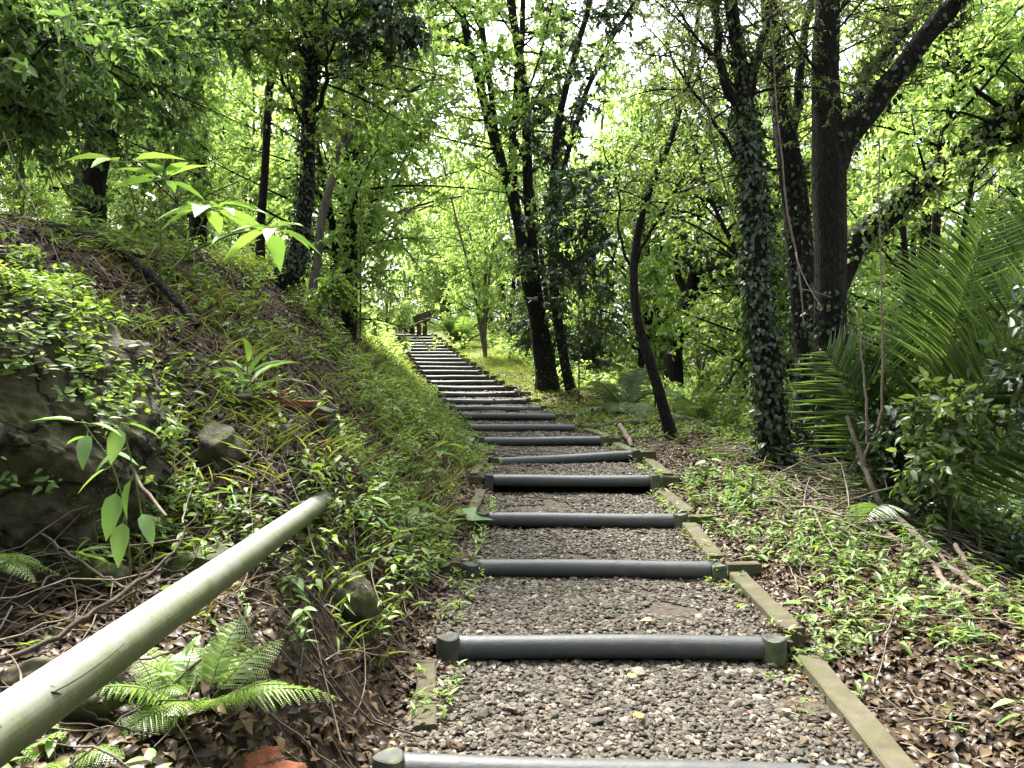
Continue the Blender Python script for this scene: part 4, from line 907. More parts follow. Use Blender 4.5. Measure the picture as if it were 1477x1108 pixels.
rr_ = np.random.default_rng(77)
for k, d in enumerate(sorted(rr_.uniform(2.9, 6.5, 14))):
    x_ = float(cpath(d))+HW+rr_.uniform(.15, 2.0); o = np.array((x_, d, gh(x_, d))); sz = rr_.uniform(.06, .11)
    leafy_plant('low_herb', '%snearest of the low broad-leaved herbs right of the steps' % ('' if k == 0 else ORDW[k]+' '), o,
        [([(0, 0, 0), (.01, 0, .04), (rr_.uniform(-.05, .05), -.02, rr_.uniform(.06, .14))], rnd_leaves(int(rr_.integers(5, 9)), sz, rr_.choice((.3, .5, .62)), .3, (-.3, .4)))], kind=rr_.choice(('lance', 'ovate', 'heart')), leafm='herb_pale' if k % 2 else 'herb', stemr=.002, group='low herbs right of the steps')

# yellow-leaved saplings
def sapling(label, px, d, Hh, leafm, seed, lsize=.09, lean=(0, 0), n=26, kind='ovate', lw=.45):
    b = np.array(gp(px, d)); r = np.random.default_rng(seed)
    t = thing('sapling', label, 'sapling', tuple(b)); tb = MB(); cb = MB()
    L = smooth_line([(0, 0, -.1, .016), (lean[0]*.3, lean[1]*.3, Hh*.35, .013), (lean[0]*.7, lean[1]*.7, Hh*.7, .009), (lean[0], lean[1], Hh, .004)], 14)
    tubes(tb, L[None, :, :3], L[None, :, 3], 7); grow([L], n, Hh*.3, 7, .28, 9, lsize, kind, lw, bmb=tb, cmb=cb, tmin=.3, brad=.008)
    tb.obj('trunk', M['twig_dark'], t); cb.obj('crown', M[leafm], t)
sapling('yellow-leaved sapling left of the dark low-branched trunk', 945, 12.5, 2.6, 'fern', 1, .10)
sapling('sapling with glossy dark leaves right of the thin leaning stems', 835, 13.5, 4.2, 'leaf_dark', 2, .13, n=44)
sapling('bright-leaved sapling on the slope right of the left ivy trunk', 480, 9.0, .75, 'fern', 3, .08, n=14)
sapling('thin yellow-green sapling behind the left ivy trunk', 520, 12.5, 2.6, 'leaf_yellow', 5, .08, n=34)
sapling('dark glossy sapling at the right edge in front of the palm', 1500, 4.9, 1.9, 'leaf_dark', 6, .085, n=20)
sapling('bushy dark sapling below the palm fronds', 1370, 5.4, 1.1, 'leaf_mid', 7, .08, n=24)
sapling('small dark sapling right of the forked trunk foot', 1290, 5.9, .8, 'leaf_dark', 8, .075, n=36)

# ------------------------------------------------------------------ ground cover, litter
def scatter(n, x0, x1, y0, y1, dens):
    x = rng.uniform(x0, x1, n); y = rng.uniform(y0, y1, n); k = rng.random(n) < dens(x, y); return x[k], y[k]
def slope_n(x, y, e=.04):
    return nrm(np.stack([-(ground_h(x+e, y)-ground_h(x-e, y))/(2*e), -(ground_h(x, y+e)-ground_h(x, y-e))/(2*e), np.ones_like(x)], -1))
def uv_(x, y): c = cpath(y); return c-HW-x, x-c-HW
def in_view(x, y, m=.06): return (np.abs(x) < (.695+m)*y+.45)
def litter(name, label, n, x0, x1, y0, y1, dens, size):
    x, y = scatter(n, x0, x1, y0, y1, lambda a, b: dens(a, b)*in_view(a, b)); z = ground_h(x, y); nn = slope_n(x, y)
    k = len(x); th = rng.uniform(0, 2*PI, k); d = np.stack([np.cos(th), np.sin(th), np.zeros(k)], -1)+nn*rng.normal(0, .3, k)[:, None]
    d = d-nn*np.sum(d*nn, -1, keepdims=True)*.75
    mb = MB(); leaves(mb, 'dead', np.stack([x, y, z], -1)+nn*rng.uniform(.003, .03, k)[:, None], d, nn+rv(k, .3), size*rng.uniform(.5, 1.5, k), rng.uniform(.28, .62, k), rng.random(k)**1.15)
    tag(mb.obj(name, M['litter']), label, 'leaf litter', kind='stuff')
def d_left(x, y): u, v = uv_(x, y); return (u > -.12)*(.35+.65*(vnoise(x*2, y*2, 71) > .3))*(1-.85*((u > 1.4)*(u < 1.95)*(y < 3.6)))
def d_right(x, y): u, v = uv_(x, y); return (v > -.10)*np.where(vnoise(x*1.3, y*1.3, 72) > .35, 1, .55)
litter('leaf_litter', 'brown dead leaves under the handrail and on the left slope', 85000, -5.5, .0, 1.2, 9, d_left, .050)
litter('leaf_litter', 'brown dead leaves on the ground right of the steps', 90000, .8, 5.5, 1.2, 9, d_right, .050)
litter('leaf_litter', 'dead leaves strewn beside the upper flight', 16000, -4.5, 3.5, 9, 20, lambda x, y: (np.abs(x-cpath(y)) > HW-.1)*.9, .085)
litter('leaf_litter', 'few dead leaves lying on the gravel edges', 3500, -.6, 1.6, 1.4, 9, lambda x, y: np.clip((np.abs(x-cpath(y))-.5)/.5, 0.02, 1)*(np.abs(x-cpath(y)) < HW), .045) if False else None
# scattered leaves on the gravel
NL = 2400; x = rng.uniform(-1, 1, NL); y = rng.uniform(1.5, 12, NL); x = cpath(y)+np.sign(x)*np.abs(x)**np.where(rng.random(NL) < .85, .16, .7)*HW*1.02; z = tread_z(x, y)+.024
mb = MB(); th = rng.uniform(0, 6.28, NL); leaves(mb, 'dead', np.stack([x, y, z], -1), np.stack([np.cos(th), np.sin(th), rng.normal(0, .15, NL)], -1), np.array((0, 0, 1.))+rv(NL, .2), .045*rng.uniform(.5, 1.2, NL), .5, rng.random(NL)*.8+.2)
tag(mb.obj('fallen_leaves', M['litter']), 'small dead leaves scattered on the gravel treads', 'fallen leaves', kind='stuff')
def lone_leaf(px, py, d, mat, size, label, az):
    q = at(px, py, d); z = float(tread_z(np.array([q[0]]), np.array([q[1]]))[0])+.035
    mb = MB(); leaves(mb, 'ovate', np.array([[0, 0, 0.]]), np.array([[math.cos(az), math.sin(az), .05]]), np.array([[.1, -.2, 1.]]), size, .7); K = np.array([[[0, 0, 0.], [-.02*math.cos(az), -.02*math.sin(az), .002], [-.035*math.cos(az), -.035*math.sin(az), .0]]]); tubes(mb, K, np.full((1, 3), .0012), 4)
    o = mb.obj('fallen_leaf', M[mat]); o.location = (q[0], q[1], z); tag(o, label, 'fallen leaf')
lone_leaf(918, 1028, 2.98, 'orange_leaf', .06, 'orange fallen leaf lying on the gravel of the nearest tread', .9)
lone_leaf(905, 975, 3.4, 'yellow_leaf', .05, 'yellow fallen leaf on the gravel just below the second log', .2)
lone_leaf(1140, 1010, 3.05, 'yellow_leaf', .045, 'pale yellow fallen leaf near the right edging board', 2.2)
lone_leaf(940, 900, 3.9, 'yellow_leaf', .06, 'yellow fallen leaf on the tread above the nearest whole log', 2.9)

def clear_masonry(x, y): return 1-.93*(((x+1.36)/.40)**2+((y-4.25)/.55)**2 < 1)
def herbs(name, label, n, x0, x1, y0, y1, dens, hgt, nl, lsize, mat='herb', kind='lance', lw=.28, rlo=.1, rhi=1.0, lift=.5, cat='ground cover'):
    x, y = scatter(n, x0, x1, y0, y1, lambda a, b: dens(a, b)*in_view(a, b)*clear_masonry(a, b)); k = len(x); z = ground_h(x, y); nn = slope_n(x, y)
    hh = hgt*rng.uniform(.4, 1.3, k); dr = nrm(nn*.6+np.array((0, 0, .7))+rv(k, .35)); P0 = np.stack([x, y, z-.01], -1); P1 = P0+dr*(hh*.55)[:, None]; P2 = P0+(dr+rv(k, .15))*hh[:, None]
    mb = MB(); tubes(mb, np.stack([P0, P1, P2], 1), np.stack([np.full(k, .0022), np.full(k, .0016), np.full(k, .0008)], 1)*(1+hgt), 3, mat=1)
    i = np.repeat(np.arange(k), nl); t = rng.uniform(.25, 1, k*nl)[:, None]; pos = np.where(t < .55, P0[i]+(P1-P0)[i]*t/.55, P1[i]+(P2-P1)[i]*(t-.55)/.45)
    th = rng.uniform(0, 2*PI, k*nl); d = np.stack([np.cos(th), np.sin(th), rng.normal(.05, .35, k*nl)], -1); u = rv(k*nl, .3)+np.array((0, 0, 1.))
    rb = np.repeat(rng.random(k), nl); r = np.clip(rlo+(rhi-rlo)*(rb*.6+rng.random(k*nl)*.4), 0, 1)
    leaves(mb, kind, pos, d, u, lsize*rng.uniform(.55, 1.25, k*nl)*np.repeat(rng.uniform(.75, 1.2, k), nl), lw, r, 0)
    tag(mb.obj(name, [M[mat], M['stem']]), label, cat, kind='stuff')
def patch(x, y, s, f, lo, hi): return sstep(lo, hi, vnoise(x*f, y*f, s)*.65+vnoise(x*f*2.7, y*f*2.7, s+5)*.35)
# right: leafy herbs thick next to the boards, bare litter near the lower right corner
def d1(x, y):
    u, v = uv_(x, y); k = (v > .0)*(patch(x, y, 81, 1.9, .44, .60)); corner = 1-sstep(2.3, .6, y-.0)*0
    return k*np.where((y < 3.5), .12, 1.0)*np.where((y < 4.4) & (v > .9), .5, 1)*(v < 4)
herbs('ground_cover', 'low bright leafy herbs on the ground right of the steps', 4200, 1.2, 5.5, 1.8, 8.5, d1, .16, 7, .07, rlo=.0, rhi=.85)
herbs('ground_cover', 'thin leafy herbs between the right boards and the tree trunks', 3600, 1.0, 4.8, 5.0, 12, lambda x, y: (uv_(x, y)[1] > .05)*patch(x, y, 84, 1.2, .3, .55), .12, 6, .07, rlo=.1, rhi=.8)
def brown(x, y): u, v = uv_(x, y); return 1-.3*sstep(.9, 1.3, u)*sstep(4.9, 5.8, y)*(1-sstep(2.8, 3.2, u))
def d2(x, y): u, v = uv_(x, y); return (u > .08)*brown(x, y)*(patch(x, y, 85, 1.7, .40, .62))*np.where(y < 3.2, .12*(u < .9)+.02, 1)*(1-.8*((u > 1.35)*(u < 2.0)*(y < 4)))
herbs('ground_cover', 'mixed herbs and small vines covering the left slope', 7500, -6, .6, 1.8, 9.5, d2, .20, 8, .062, kind='ovate', lw=.42, rlo=.0, rhi=.9)
herbs('ground_cover', 'narrow-leaved grass-like herbs on the left slope', 3200, -6, .6, 3.0, 10, lambda x, y: brown(x, y)*(uv_(x, y)[0] > .1)*patch(x, y, 86, 1.3, .45, .65), .26, 7, .11, kind='lance', lw=.14, rlo=.15, rhi=.9)
herbs('ground_cover', 'thick bright weeds hugging the left side of the middle steps', 9000, -4.6, .4, 5, 16, lambda x, y: (uv_(x, y)[0] > .0)*(uv_(x, y)[0] < 1.15)*patch(x, y, 87, 1.5, .35, .6), .26, 10, .065, kind='lance', lw=.3, rlo=.3)
herbs('ground_cover', 'leafy undergrowth on the plateau of the left bank', 7000, -14, -2.2, 6, 18, lambda x, y: (uv_(x, y)[0] > 2.9)*patch(x, y, 88, .7, .4, .6), .38, 10, .10, kind='ovate', lw=.4, mat='leaf_yellow')
herbs('ground_cover', 'leafy undergrowth beneath the trees right of the steps', 9000, 2.2, 15, 7, 18, lambda x, y: (uv_(x, y)[1] > 1.9)*patch(x, y, 89, .6, .2, .5), .5, 12, .10, kind='lance', lw=.35, mat='herb')
herbs('ground_cover', 'dark leafy undergrowth in the hollow at the right', 2600, 2.8, 6.5, 4.4, 8.5, lambda x, y: (uv_(x, y)[1] > 2.1)*1.0, .45, 12, .085, kind='ovate', lw=.42, mat='leaf_dark')
herbs('ground_cover', 'leafy undergrowth on the hilltop around the stair end', 7000, -16, 8, 16, 44, lambda x, y: (np.abs(x-cpath(y)) > 1.5+.6*(x > cpath(y)))*(y < 36)+(y > 37)*1.0, .55, 12, .14, kind='lance', lw=.35, mat='leaf_yellow')
def grass(name, label, n, x0, x1, y0, y1, dens, hgt, w, mat='grass', lean=.6):
    x, y = scatter(n, x0, x1, y0, y1, lambda a, b: dens(a, b)*in_view(a, b)); k = len(x); z = ground_h(x, y)
    th = rng.uniform(0, 2*PI, k); d = np.stack([np.cos(th)*lean, np.sin(th)*lean, rng.uniform(.5, 1.1, k)], -1); u = np.stack([-np.cos(th), -np.sin(th), np.full(k, lean)], -1)
    mb = MB(); leaves(mb, 'blade', np.stack([x, y, z-.01], -1), d, u, hgt*rng.uniform(.4, 1.2, k), w, rng.random(k))
    tag(mb.obj(name, M[mat]), label, 'grass', kind='stuff')
grass('grass', 'sunny yellow-green grass slope right of the upper steps', 44000, -5, 3.4, 10.5, 30, lambda x, y: (uv_(x, y)[1] > .1)*(uv_(x, y)[1] < 2.6)*patch(x, y, 91, .9, .25, .45), .16, .09)
grass('grass', 'grassy strip along the left side of the upper steps', 26000, -6.5, .2, 8, 31, lambda x, y: (uv_(x, y)[0] > .02)*(uv_(x, y)[0] < 1.5)*patch(x, y, 95, 1.1, .2, .45), .20, .07, 'grass', .4)
grass('dry_grass', 'wispy dry grass on the left slope', 2600, -4.5, .3, 2.6, 9, lambda x, y: (uv_(x, y)[0] > .2)*patch(x, y, 92, 1.6, .45, .6), .24, .018, 'straw', .5)
grass('grass', 'fine grass tufts on the left slope', 12000, -4.5, .3, 3.2, 9, lambda x, y: brown(x, y)*(uv_(x, y)[0] > .15)*patch(x, y, 93, 1.6, .4, .6), .20, .03, 'grass', .4)
def rock_herbs(o, n, label):
    dg = np.zeros(len(o.data.vertices)*3); o.data.vertices.foreach_get('co', dg); V = dg.reshape(-1, 3)+np.array(o.location[:])
    nn = np.zeros(len(V)*3); o.data.vertices.foreach_get('normal', nn) if False else None
    C = V.mean(0); nr = nrm(V-C); w_ = np.clip(nr[:, 2]*1.2+.15, 0.03, 1)**1.5*(V[:, 1] < C[1]+.4)*sstep(.35, .55, vnoise(V[:, 0]*4, V[:, 2]*4+V[:, 1]*3, 66)); i = rng.choice(len(V), n, p=w_/w_.sum())
    m = 7; k = np.repeat(i, m); th = rng.uniform(0, 6.28, len(k)); mb = MB()
    off = np.repeat(nr[i]*rng.uniform(.0, .10, n)[:, None]+rv(n, .02), m, 0)+rv(len(k), .025)
    leaves(mb, 'ovate', V[k]+off, nrm(np.stack([np.cos(th), np.sin(th), rng.uniform(-.7, .3, len(k))], -1)+nr[k]*.6), nr[k]+rv(len(k), .4)+np.array((0, 0, .5)), .048*rng.uniform(.5, 1.3, len(k)), .42, rng.random(len(k)))
    tag(mb.obj('creeping_herbs', M['herb']), label, 'herbs', kind='stuff')
# moss and weeds on the gravel
def on_path(n, y0, y1, edge, mat, size, label, name='weed'):
    y = rng.uniform(y0, y1, n); t = rng.choice([-1, 1], n)*(1-rng.random(n)**1*edge); x = cpath(y)+t*HW; z = tread_z(x, y)+.01
    k = n*7; i = np.repeat(np.arange(n), 7); th = rng.uniform(0, 2*PI, k); mb = MB()
    leaves(mb, 'lance', np.stack([x, y, z], -1)[i]+np.stack([np.zeros(k), np.zeros(k), rng.uniform(0, .05, k)], -1)+rv(k, .012), np.stack([np.cos(th), np.sin(th), rng.uniform(.1, .9, k)], -1), np.array((0, 0, 1.))+rv(k, .3), size*rng.uniform(.5, 1.2, k), .3, rng.random(k)*.7+.3)
    tag(mb.obj(name, M[mat]), label, 'weeds', kind='stuff')
on_path(260, 3.0, 14, .22, 'herb', .055, 'small weeds creeping onto the edges of the gravel')

# twigs and vines over the slopes
def twigs(name, label, n, x0, x1, y0, y1, dens, ln, r0, mat, lift=.04):
    x, y = scatter(n, x0, x1, y0, y1, lambda a, b: dens(a, b)*in_view(a, b)); k = len(x); th = rng.uniform(0, 2*PI, k); l = ln*rng.uniform(.3, 1.2, k); K = 7
    s = np.linspace(-.5, .5, K); cur = rng.normal(0, .3, k)
    PX = x[:, None]+np.cos(th)[:, None]*l[:, None]*s-np.sin(th)[:, None]*(cur*l)[:, None]*s**2; PY = y[:, None]+np.sin(th)[:, None]*l[:, None]*s+np.cos(th)[:, None]*(cur*l)[:, None]*s**2
    PZ = ground_h(PX, PY)+.012+lift*np.abs(rng.normal(0, 1, (k, 1)))+rng.normal(0, .006, (k, K))+(rng.normal(0, .12, k)*l)[:, None]*np.abs(s)
    mb = MB(); rr = r0*rng.uniform(.4, 1.4, k); tubes(mb, np.stack([PX, PY, PZ], -1), rr[:, None]*(1-.7*(s+.5))[None]+.0006, 4)
    tag(mb.obj(name, M[mat]), label, 'twigs', kind='stuff')
twigs('twigs', 'tangle of thin dead twigs and vines on the left slope', 1500, -5, .3, 1.4, 9, lambda x, y: (uv_(x, y)[0] > .05)*1.0, .5, .0035, 'twig')
twigs('twigs', 'dark thin roots and twigs under the handrail', 380, -3.2, .1, 1.3, 5, lambda x, y: (uv_(x, y)[0] > .05)*1.0, .55, .004, 'twig_dark', .07)
twigs('twigs', 'arching dry vines over the herbs of the left slope', 260, -4, .1, 2.2, 8, lambda x, y: (uv_(x, y)[0] > .2)*1.0, .9, .003, 'twig', .16)
twigs('twigs', 'dead twigs on the litter right of the steps', 800, 1.0, 5.5, 1.4, 9, lambda x, y: (uv_(x, y)[1] > .05)*1.0, .45, .004, 'twig')
twigs('twigs', 'pile of dry sticks at the foot of the ivy-clad and forked trunks', 260, 2.2, 4.2, 5.2, 8, lambda x, y: (uv_(x, y)[1] > .7)*1.0, 1.1, .007, 'twig', .10)
def stick(name, label, pts, mat='twig', cat='branch', side=0, leaf=None, seg=9, n=26, abs3=False):
    L = smooth_line([(*(p[:3] if abs3 else at(*p[:3])), p[3] if abs3 else p[3]*p[2]/F/2) for p in pts], n); L[:, 2] = np.maximum(L[:, 2], ground_h(L[:, 0], L[:, 1])+.03+(.02 if cat == 'log' else 0)) if cat == 'log' or (cat == 'branch' and L[0, 1] < 9 and pts[0][0] > 1000) else L[:, 2]; org = L[0, :3].copy(); L[:, :3] -= org
    r_ = np.random.default_rng(int(abs(pts[0][0])*7)+1); L[1:-1, :3] += r_.normal(0, .004, (len(L)-2, 3))
    t = MB(); bark_tube(t, L, seg, .15, int(abs(pts[0][0])) % 17); 
    if side:
        k = side; tt = r_.uniform(.2, .9, k); q = on_line(L, tt); T = nrm(L[-1, :3]-L[0, :3]); dd = nrm(T*.7+r_.normal(0, .5, (k, 3))); ln = r_.uniform(.12, .35, k)*np.linalg.norm(L[-1, :3]-L[0, :3]); s = np.linspace(0, 1, 6)
        P = q[:, None, :3]+dd[:, None]*(ln[:, None]*s)[..., None]+r_.normal(0, .15, (k, 1, 3))*(ln[:, None]*s**2)[..., None]
        tubes(t, P, q[:, 3:4]*.55*(1-.8*s)[None]+.0008, 5)
    o = t.obj(name, M[mat]); o.location = [float(a_) for a_ in org]; tag(o, label, cat); return o
stick('fallen_tree', 'dark fallen trunk lying down the left bank under the broad-leaved sapling', [(-60, 300, 5.9, 22), (20, 322, 5.9, 19), (90, 332, 5.8, 17), (150, 350, 5.6, 15), (200, 382, 5.4, 14), (250, 430, 5.2, 12), (285, 470, 5.05, 9)], 'bark', 'fallen trunk', 4)
stick('dead_branch', 'long pale fallen branch curving over the herbs at the right, the upper one', [(1205, 742, 6.0, 8), (1262, 735, 5.7, 9), (1310, 760, 5.3, 10), (1345, 805, 4.9, 12), (1390, 850, 4.5, 11), (1425, 890, 4.2, 9)], 'twig', 'branch', 5)
stick('dead_branch', 'second pale fallen branch below the long one, right of the herbs', [(1190, 745, 5.8, 6), (1260, 758, 5.4, 7), (1330, 812, 4.9, 9), (1365, 870, 4.4, 9), (1420, 905, 4.1, 8)], 'twig', 'branch', 4)
stick('dead_branch', 'brown crooked twig branch at the right edge over the litter', [(1378, 786, 5.0, 7), (1400, 820, 4.7, 7), (1430, 850, 4.5, 6), (1480, 880, 4.2, 5), (1520, 900, 4.0, 4)], 'twig', 'branch', 7)
stick('dead_branch', 'thin dry branch sticking up from the sticks left of the forked trunk foot', [(1180, 745, 5.9, 4), (1230, 720, 5.7, 3), (1300, 700, 5.6, 3)], 'twig', 'branch', 5)
stick('bent_stick', 'pale bent bare stick leaning before the foot of the forked trunk', [(1285, 752, 5.6, 9), (1262, 712, 5.7, 8), (1245, 668, 5.8, 7), (1232, 632, 5.85, 6), (1221, 600, 5.9, 5)], 'twig')
stick('bent_stick', 'thin pale vine looping up right of the pale bent stick', [(1244, 668, 5.8, 4), (1256, 635, 5.8, 4), (1270, 605, 5.8, 4), (1272, 500, 5.8, 3), (1270, 380, 5.8, 2), (1268, 200, 5.8, 2)], 'twig', 'vine')
stick('bent_stick', 'thin pale stem rising to the left of the looping vine', [(1250, 640, 5.82, 4), (1250, 590, 5.85, 4), (1245, 540, 5.9, 3), (1238, 440, 5.9, 2)], 'twig', 'vine')
stick('dead_branch', 'dead branch lying diagonally on the left slope below the sapling', [(60, 540, 4.2, 4), (120, 545, 4.0, 5), (150, 600, 3.6, 6), (190, 680, 3.3, 6), (240, 745, 3.1, 5)], 'twig', 'branch', 3)
stick('dead_branch', 'long thin twig rising from the lower left corner across the handrail', [(-20, 960, 2.2, 9), (70, 925, 2.35, 8), (140, 880, 2.5, 7), (200, 840, 2.7, 6), (250, 795, 2.85, 4), (285, 740, 3.0, 2)], 'twig_dark', 'branch', 4)
stick('dead_branch', 'thin dark twig hanging over the lowest end of the handrail', [(-20, 985, 1.35, 3.5), (40, 998, 1.3, 4), (90, 1002, 1.33, 3), (150, 1040, 1.6, 3), (230, 1060, 1.9, 2)], 'twig_dark', 'branch', 3)
stick('dead_branch', 'thin twig curving up the rock face from the litter', [(60, 770, 3.0, 3), (130, 820, 2.9, 4), (190, 850, 2.9, 4), (215, 860, 3.0, 3)], 'twig', 'branch', 4)
stick('dead_branch', 'short pale broken branch on the litter at the end of the long mossy log', [(893, 613, 9.9, 7), (903, 628, 9.6, 7), (912, 644, 9.3, 6)], 'twig', 'branch')
stick('dead_branch', 'dark crooked branch on the ground right of the bench', [(622, 464, 31, 4), (634, 470, 30.5, 4), (645, 477, 30, 3)], 'twig_dark', 'branch')
# long mossy log in line with the eighth step
d7, c7, z7 = SD[7]
x0 = c7+.86; stick('fallen_log', 'long mossy grey log lying right of the eighth step towards the thin curved tree',
      [(x0, d7+.02, z7-.05, .062), (x0+.6, d7, z7-.055, .06), (x0+1.3, d7-.02, z7-.07, .06), (x0+1.95, d7-.1, z7-.10, .055)], 'rock', 'log', seg=14, abs3=True)
x0 = c7-.86; stick('fallen_log', 'short mossy log left of the eighth step', [(x0, d7-.05, z7-.02, .05), (x0-.3, d7, z7+.0, .05), (x0-.65, d7+.02, z7+.03, .045)], 'rock', 'log', seg=12, abs3=True)
stick('fallen_log', 'pale thin log sloping across the grass behind the thin curved tree', [(880, 572, 14, 8), (930, 592, 12.5, 9), (985, 618, 11, 9), (1035, 632, 10.5, 8)], 'bark_pale', 'log', seg=10)
# hanging vines
VN = [('hanging_vine', 'thin bare vine hanging before the trees at the top centre-left', [(612, -30, 11, 2), (620, 40, 11, 2), (628, 110, 11, 2)]),
      ('hanging_vine', 'thin curved vine hanging at the top left edge', [(5, 190, 4.4, 2), (30, 260, 4.4, 2), (60, 330, 4.3, 2), (50, 400, 4.3, 2)]),
      ('hanging_vine', 'bare vine arching across the upper left between the dark and forked trunks', [(215, 108, 9, 4), (255, 100, 9, 3), (290, 70, 9, 3), (330, 10, 9, 3), (340, -40, 9, 2)]),
      ('hanging_vine', 'thin vine hanging straight down beside the thick forked trunk', [(1105, -60, 7.2, 2), (1118, 120, 7.2, 2), (1135, 300, 7.2, 3), (1150, 380, 7.2, 3), (1160, 470, 7.2, 2)]),
      ('hanging_vine', 'bare thin vine dropping left of the right ivy-clad trunk', [(985, 20, 7.6, 4), (1005, 90, 7.6, 3), (1030, 210, 7.6, 3), (1060, 320, 7.6, 2)]),
      ('hanging_vine', 'long thin branch slanting up from the slim pale stem', [(545, 370, 14, 3), (575, 320, 14, 3), (610, 290, 14, 2), (640, 270, 14, 2)])]
for nm, lb, p in VN: stick(nm, lb, p, 'twig', 'vine', 2, seg=5)

# ------------------------------------------------------------------ rocks and bricks
def rock(label, px, py, d, s, sc=(1, .8, .7), seed=0, mat='rock', name='rock', cat='rock', sink=.4):
    tv, tf = I4; r = np.random.default_rng(seed); v = tv.copy()
    for k in range(7):
        n_ = nrm(r.normal(size=3)); dd = v@n_; lim = r.uniform(.42, .75); v = v-np.outer(np.maximum(dd-lim, 0)*.97, n_)
    n1 = fbm(v[:, 0]*3+seed, v[:, 1]*3+v[:, 2]*2.3, seed, 5)+fbm(v[:, 2]*3+9, v[:, 1]*3, seed+3, 5); v = v*(1+.34*n1)[:, None]
    v = v*np.array(sc)*s; c, s_ = math.cos(seed), math.sin(seed); v = np.stack([v[:, 0]*c-v[:, 1]*s_, v[:, 0]*s_+v[:, 1]*c, v[:, 2]], -1)
    q = at(px, py, d); g_ = gh(q[0], q[1]); mb = MB(); mb.add(v, tf); o = mb.obj(name, M[mat]); o.location = (q[0], q[1], g_+s*sc[2]*.22); tag(o, label, cat)
rock('mossy boulder at the bottom, left of the leafy seedling', 492, 1050, 2.45, .13, (.8, .7, .9), 1)
rock('pale rugged rock on the slope left of the bricks', 325, 690, 4.1, .22, (1, .7, .8), 2)
rock('flat mossy rock above the middle of the handrail', 265, 790, 3.3, .22, (1.1, .8, .5), 3)
rock('small mossy rock half buried above the flat one', 225, 740, 3.5, .12, (1.1, .8, .7), 4)
rock('mossy rock under the handrail beside the ferns', 145, 1010, 2.2, .14, (1.1, .8, .7), 5)
rock('rounded mossy rock among weeds right of the handrail end', 505, 865, 3.5, .17, (.8, .7, .9), 6)
rock('yellowish stone at the left edge beneath the handrail', 45, 985, 2.25, .10, (1, .7, .7), 7, mat='board')
rock('grey rock protruding from weeds beside the fourth step log', 570, 775, 4.7, .17, (1, .7, .7), 8)
def big_rock():
    bm = bmesh.new(); bmesh.ops.create_icosphere(bm, subdivisions=7, radius=1); v = np.array([p.co[:] for p in bm.verts]); f = np.array([[q.index for q in t.verts] for t in bm.faces]); bm.free()
    r = np.random.default_rng(4)
    for k in range(12):
        n_ = nrm(r.normal(size=3)); dd = v@n_; lim = r.uniform(.62, .86); v = v-np.outer(np.maximum(dd-lim, 0)*.85, n_)
    P = v*np.array((.85, .85, .95)); q = lambda s, k: fbm(P[:, 0]*s+k, P[:, 2]*s+P[:, 1]*s*.7, 40+k, 5)+fbm(P[:, 1]*s+k, P[:, 2]*s*1.1-P[:, 0]*s*.6, 50+k, 5)
    w_ = 1+.22*q(1.6, 1)+.16*np.abs(q(4, 2))+.09*q(11, 3)+.05*q(28, 5)
    P = P*w_[:, None]; mb = MB(); mb.add(P, f); o = mb.obj('rock_outcrop', M['rock_dark']); c_ = at(-22, 672, 3.35); o.location = [float(a_) for a_ in c_]; o.location.x -= .12
    tag(o, 'big dark mossy rock outcrop filling the left edge above the handrail', 'rock'); return o
RO = big_rock()
rock_herbs(RO, 700, 'small creeping herbs hanging over the dark rock outcrop')
rock('dark rock at the foot of the rock face', 130, 850, 3.1, .16, (1.2, .7, .6), 9)
def brick(label, q, rz, sc=(.20, .10, .06), tilt=0, grp=None):
    mb = MB(); bm = bmesh.new(); bmesh.ops.create_cube(bm, size=1); bmesh.ops.scale(bm, vec=sc, verts=bm.verts); bmesh.ops.bevel(bm, geom=bm.edges[:], offset=.007, segments=2, affect='EDGES')
    bmesh.ops.subdivide_edges(bm, edges=[e for e in bm.edges if e.calc_length() > .03], cuts=6, use_grid_fill=True); bm.normal_update()
    for v in bm.verts: v.co += v.normal*(.006*random.uniform(-1, 1))
    me = bpy.data.meshes.new('brick'); bm.to_mesh(me); bm.free(); me.materials.append(M['brick']); 
    for p in me.polygons: p.use_smooth = True
    o = bpy.data.objects.new('brick', me); COL.objects.link(o); o.location = [float(a_) for a_ in q]; o.rotation_euler = (tilt, random.uniform(-.08, .08), rz); tag(o, label, 'brick', grp)
# broken masonry on the slope: two courses of old bricks set in a lump of mortar
mq = at(418, 600, 4.56); msn = thing('broken_masonry', 'broken brick masonry sticking out of the left slope above the rocks', 'masonry', tuple(mq))
bm = bmesh.new(); bmesh.ops.create_cube(bm, size=1); bmesh.ops.scale(bm, vec=(.56, .26, .27), verts=bm.verts); bmesh.ops.subdivide_edges(bm, edges=bm.edges[:], cuts=22, use_grid_fill=True)
v = np.array([p.co[:] for p in bm.verts]); f = np.array([[q.index for q in t.verts] for t in bm.faces]); bm.free()
cut = np.maximum(0, v[:, 2]+.25*v[:, 0]-.09); v[:, 2] -= cut*.9
v += .055*np.stack([fbm(v[:, 2]*7, v[:, 1]*7+3, 8), fbm(v[:, 0]*8, v[:, 2]*8, 9), fbm(v[:, 0]*7, v[:, 1]*7, 10)], -1)*1.3
mb = MB(); mb.add(v, f); mb.obj('mortar', M['mortar'], msn)
